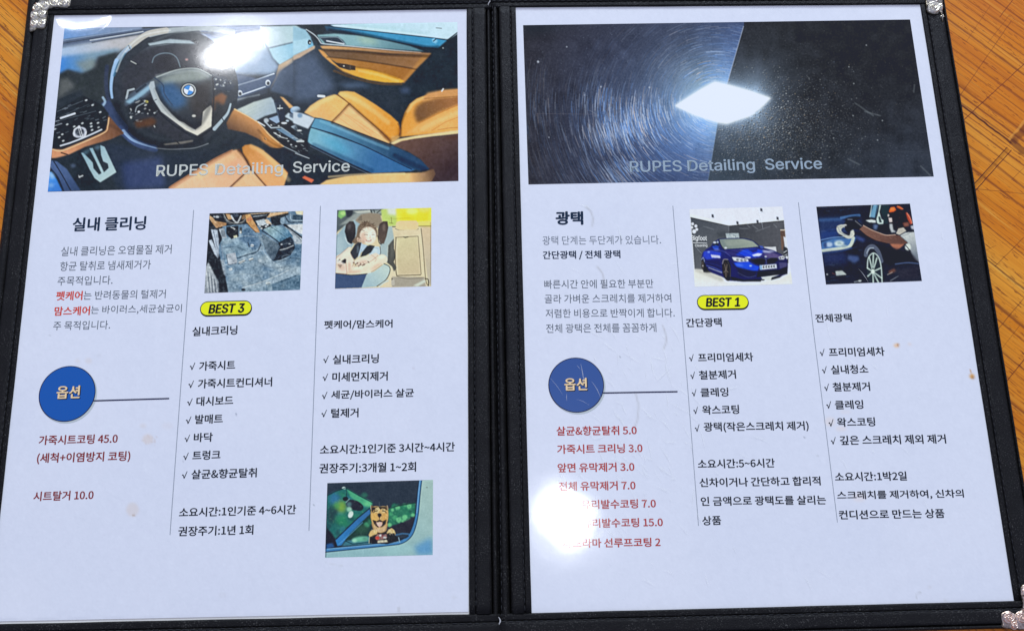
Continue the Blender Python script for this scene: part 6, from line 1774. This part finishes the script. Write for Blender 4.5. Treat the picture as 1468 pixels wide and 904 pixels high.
for s, a, mt, bd in (('광택 단계는 두단계가 있습니다.', (777.9, 351, 947.7, 349.7, 12.6), INK_PALE, -.006), ('간단광택 / 전체 광택', (778.6, 372.4, 889.4, 371, 12.4), INK_HEAD, .009), ('빠른시간 안에 필요한 부분만', (780.4, 413.6, 937, 412.4, 12.4), INK_SLATE, -.006),
                     ('골라 가벼운 스크레치를 제거하여', (780.9, 434.6, 962.6, 433.3, 12.6), INK_SLATE, -.006), ('저렴한 비용으로 반짝이게 합니다.', (782.2, 455.4, 967.4, 454.2, 12.6), INK_SLATE, -.006), ('전체 광택은 전체를 꼼꼼하게', (783, 477, 941.2, 475.6, 12.8), INK_SLATE, -.006)):
    text('body_text', s, *a, mt, R, bd)
# hairlines between the columns
stroke_strip('column_rule', [(277.6, 301), (243.7, 766)], 1.05, INK_LINE, L)
stroke_strip('column_rule', [(459.4, 295), (442.9, 760)], 1.05, INK_LINE, L)
stroke_strip('column_rule', [(964.6, 295), (980.8, 490), (1001.4, 753)], 0.9, INK_LINE, R)
stroke_strip('column_rule', [(1144.6, 290), (1167, 480), (1200.6, 748)], 0.9, INK_LINE, R)


# badges
def badge(x0, x1, ya, yb, h, word, tx, parent):
    def pill(x0, x1, ya, yb, h, z, inset, name, mat, par, dy=0):
        n = 14
        A, B = G(x0, ya + dy, z), G(x1, yb + dy, z)
        u = (B - A); Lg = np.linalg.norm(u); u /= Lg
        up = np.array([-u[1], u[0], 0])
        hh = abs((G(x0, ya - h, z) - G(x0, ya, z)) @ up) / 2 - inset
        V = []
        for i in range(n + 1):
            a = math.pi / 2 + math.pi * i / n
            V.append(A + u * (hh + inset) + hh * (u * math.cos(a) + up * math.sin(a)))
        for i in range(n + 1):
            a = -math.pi / 2 + math.pi * i / n
            V.append(B - u * (hh + inset) + hh * (u * math.cos(a) + up * math.sin(a)))
        return link(name, mesh_from(name, V, [tuple(range(len(V)))]), mat, par)
    sh = pill(x0 + .3, x1 + .3, ya, yb, h, ZI, 0, 'badge', INK_BLACK, parent, 1.2)
    pill(x0, x1, ya, yb, h, ZI * 2, 0.0, 'badge_outline', INK_BLACK, sh)
    pill(x0, x1, ya, yb, h - .2, ZI * 3, 0.00035, 'badge_face', INK_YELLOW, sh)
    text('badge_text', word, *tx, INK_BLACK, sh, .032, latin=True, shear=.16, z=ZI * 4)


badge(286.8, 361, 442.4, 440.6, 20.6, 'BEST 3', (299.2, 448.9, 350, 447.3, 12.4), L)
badge(999.2, 1073.2, 433.2, 432.2, 20.6, 'BEST 1', (1012.7, 439.2, 1060.6, 438.6, 12.0), R)

# option circles
for cx, cy, r, mt, tx, ln, par in ((96.3, 563.9, 40, INK_BLUE, (80.8, 571, 113.4, 570, 17.6), ((134.2, 574.1), (242.6, 570.8)), L), (826, 551.4, 39.4, INK_BLUE2, (809.8, 559.2, 841.4, 558.6, 17.2), ((864.5, 562.9), (971.4, 561)), R)):
    sh = disc('option_circle', cx, cy, r + .6, INK_SHADE, par, ZI, dx=2.0, dy=2.2)
    disc('circle_rim', cx, cy, r + .5, INK_NAVY, sh, ZI * 2)
    disc('circle_face', cx, cy, r - .7, mt, sh, ZI * 3)
    text('circle_text', '옵션', *tx, INK_BLACK, sh, .016, z=ZI * 4, dx=.9, dy=.9)
    text('circle_text', '옵션', *tx, INK_CREAM, sh, .009, z=ZI * 5)
    stroke_strip('pointer_line', ln, 1.9, INK_NAVY, par, ZI * 1.5)

# prices
for s, a in (('가죽시트코팅 45.0', (55.3, 637.4, 167.9, 634.7, 13.2)), ('(세척+이염방지 코팅)', (52.6, 664.8, 185.9, 661.5, 15.4)), ('시트탈거 10.0', (47.6, 717.7, 133.3, 715.4, 13.2))):
    text('price_line', s, *a, INK_RED, L, .009)
for s, a in (('살균&향균탈취 5.0', (798.2, 623.8, 912.7, 622.6, 12.8)), ('가죽시트 크리닝 3.0', (799.2, 650, 921, 648.2, 12.8)), ('앞면 유막제거 3.0', (799.8, 676.6, 909.4, 674.9, 12.8)), ('전체 유막제거 7.0', (801.4, 703.1, 911, 701.5, 12.8)),
             ('앞면 유리발수코팅 7.0', (803, 729.7, 940.2, 727.4, 12.8)), ('전체 유리발수코팅 15.0', (804, 756.4, 950.2, 754.2, 12.8)), ('파노라마 선루프코팅 2', (807, 784.8, 946.9, 782.8, 12.8))):
    text('price_line', s, *a, INK_RED2, R, .009)

# service columns
items_l = (('실내크리닝', (275.8, 481.5, 339.8, 479.1, 12.8), None), ('가죽시트', (285.5, 531, 336.7, 529.1, 12.8), (271.6, 530, 279.4)), ('가죽시트컨디셔너', (283.7, 556.4, 389.6, 553.3, 13), (269.7, 555.8, 277.5)),
           ('대시보드', (281.5, 581.5, 333.9, 579.8, 12.8), (267.9, 581.2, 275.6)), ('발매트', (279.7, 607.2, 319, 606, 12.8), (266, 607.2, 273.8)), ('바닥', (277.8, 633.3, 304.4, 632.4, 12.8), (264.2, 633.2, 271.9)),
           ('트렁크', (275.9, 659, 315.6, 657.6, 12.8), (262.3, 658.9, 270)), ('살균&향균탈취', (274.4, 686.2, 367.6, 683.4, 13.2), (260.4, 685.6, 268.2)), ('소요시간:1인기준 4~6시간', (256.7, 740.7, 424, 736.2, 13.2), None), ('권장주기:1년 1회', (255.5, 768, 362.7, 765.4, 13.6), None),
           ('펫케어/맘스케어', (464.8, 472.4, 562.4, 470.5, 12.8), None), ('실내크리닝', (477.2, 521.6, 542.7, 519.8, 12.8), (463, 520.2, 470.7)), ('미세먼지제거', (476.5, 546.6, 555.5, 544.9, 12.8), (462.1, 545.8, 469.8)),
           ('세균/바이러스 살균', (474.8, 572.6, 593.3, 569.6, 13), (461.1, 571.8, 468.8)), ('털제거', (474.8, 598.3, 513.6, 597.4, 12.8), (460.4, 597.6, 468.1)), ('소요시간:1인기준 3시간~4시간', (458.8, 650.8, 651.9, 646.3, 13), None), ('권장주기:3개월 1~2회', (457.9, 677.8, 596.1, 675.2, 13.6), None))
items_r = (('간단광택', (984.2, 468.7, 1034.8, 467.7, 12.2), None), ('프리미엄세차', (1001.3, 518.5, 1080, 517.3, 12.2), (988, 517.9, 994.9)), ('철분제거', (1002.8, 543.6, 1055.2, 542.2, 12.4), (989.8, 543, 996.7)), ('클레잉', (1005, 568.4, 1044.3, 567.6, 12.4), (992, 568, 998.8)),
           ('왁스코팅', (1007.5, 593.8, 1059.8, 592.6, 12.6), (994.2, 593.1, 1001)), ('광택(작은스크레치 제거)', (1009.6, 619.5, 1159.6, 617.5, 14.2), (996.3, 618.5, 1003.2)), ('소요시간:5~6시간', (1001, 671, 1111, 669.4, 12.8), None), ('신차이거나 간단하고 합리적', (1003.5, 697.6, 1176.6, 695, 12.8), None),
           ('인 금액으로 광택도를 살리는', (1005.3, 724.5, 1184.4, 722.3, 12.8), None), ('상품', (1007.5, 752.4, 1034.1, 751.4, 12.8), None),
           ('전체광택', (1169.7, 461.9, 1221.3, 460.7, 11.6), None), ('프리미엄세차', (1189.2, 510.9, 1268.5, 509.5, 12.4), (1175.4, 510.2, 1182.5)), ('실내청소', (1192.1, 535.9, 1245.1, 534.7, 12.4), (1178.6, 535.2, 1185.6)), ('철분제거', (1194.7, 560.6, 1247.6, 559.6, 12.4), (1181.8, 560.2, 1188.8)),
           ('클레잉', (1197.9, 586.3, 1238, 585.3, 12.4), (1184.7, 585.3, 1192)), ('왁스코팅', (1201, 611.3, 1255, 610.3, 12.6), (1188, 611, 1195.3)), ('깊은 스크레치 제외 제거', (1205, 637.3, 1356.5, 635, 13), (1191.2, 636.6, 1198.5)), ('소요시간:1박2일', (1197.9, 689.4, 1300.3, 688, 12.8), None),
           ('스크레치를 제거하여, 신차의', (1201, 716.6, 1382.2, 713.8, 13), None), ('컨디션으로 만드는 상품', (1203.7, 743.9, 1354.5, 741.6, 12.8), None))
for items, par in ((items_l, L), (items_r, R)):
    for s, a, ck in items:
        text('list_text', s, *a, INK_DARK, par, .009)
        if ck:
            check(*ck, par)

# the words across the wide pictures
for s, x0, y0, x1, y1 in (('RUPES', 223.9, 252.7, 297.8, 250.7), ('Detailing', 308.2, 250.5, 405.4, 248.0), ('Service', 420, 247.6, 501, 245.5)):
    text('banner_text', s, x0, y0, x1, y1, 15.6, INK_WHITE, pr_cabin, .012, latin=True, z=ZI * 2.5)
for s, x0, y0, x1, y1 in (('RUPES', 903.7, 246.5, 977.4, 245.3), ('Detailing', 986.4, 245.1, 1082.3, 243.4), ('Service', 1097.9, 243.1, 1178.6, 241.7)):
    text('banner_text', s, x0, y0, x1, y1, 15.2, INK_WHITE2, pr_polish, .014, latin=True, z=ZI * 2.5)
# lettering on the workshop wall in the small car picture
text('wall_lettering', 'Bigfoot', 991.6, 344.2, 1013.4, 344.6, 6.6, WALLINK, pr_car, .012, latin=True, z=ZI * 1.5)
text('wall_lettering', 'Cleaning', 996.5, 353.6, 1014, 353.4, 3.6, WALLINK, pr_car, .012, latin=True, z=ZI * 1.5)
stroke_strip('wall_line', [(993, 347.8), (1013.6, 348.6)], .8, WALLINK, pr_car, ZI * 1.5)

# fine scratches in the film over the right-hand sheet
V, Fc = [], []
for i in range(170):
    if i < 130:
        x, y = RNG.normal(925, 62), RNG.normal(610, 95)
        a = RNG.normal(.75, .28) if i % 3 else RNG.normal(1.3, .2)
    else:
        x, y = RNG.uniform(800, 1380), RNG.uniform(270, 840)
        a = RNG.normal(.8, .6)
    if not (790 < x < 1400 and 285 < y < 850) or abs(x - 1080) < 0:
        continue
    ln = RNG.uniform(6, 34); wd = RNG.uniform(.25, .7)
    bend = RNG.normal(0, .18)
    P = []
    for t in np.linspace(-.5, .5, 5):
        an = a + bend * t
        P.append((x + math.cos(an) * ln * t, y + math.sin(an) * ln * t))
    o = len(V)
    for j, p in enumerate(P):
        ww = wd * (1 - abs(j - 2) / 2.4)
        V += [G(p[0] - math.sin(a) * ww, p[1] + math.cos(a) * ww, ZI * 7), G(p[0] + math.sin(a) * ww, p[1] - math.cos(a) * ww, ZI * 7)]
    for j in range(4):
        Fc.append((o + 2 * j, o + 2 * j + 1, o + 2 * j + 3, o + 2 * j + 2))
sc_ = link('scratching', mesh_from('scratching', V, Fc), SCRATCH, right_page)
sc_['kind'] = 'stuff'

bpy.data.objects.remove(_fo)
bpy.data.curves.remove(_font)
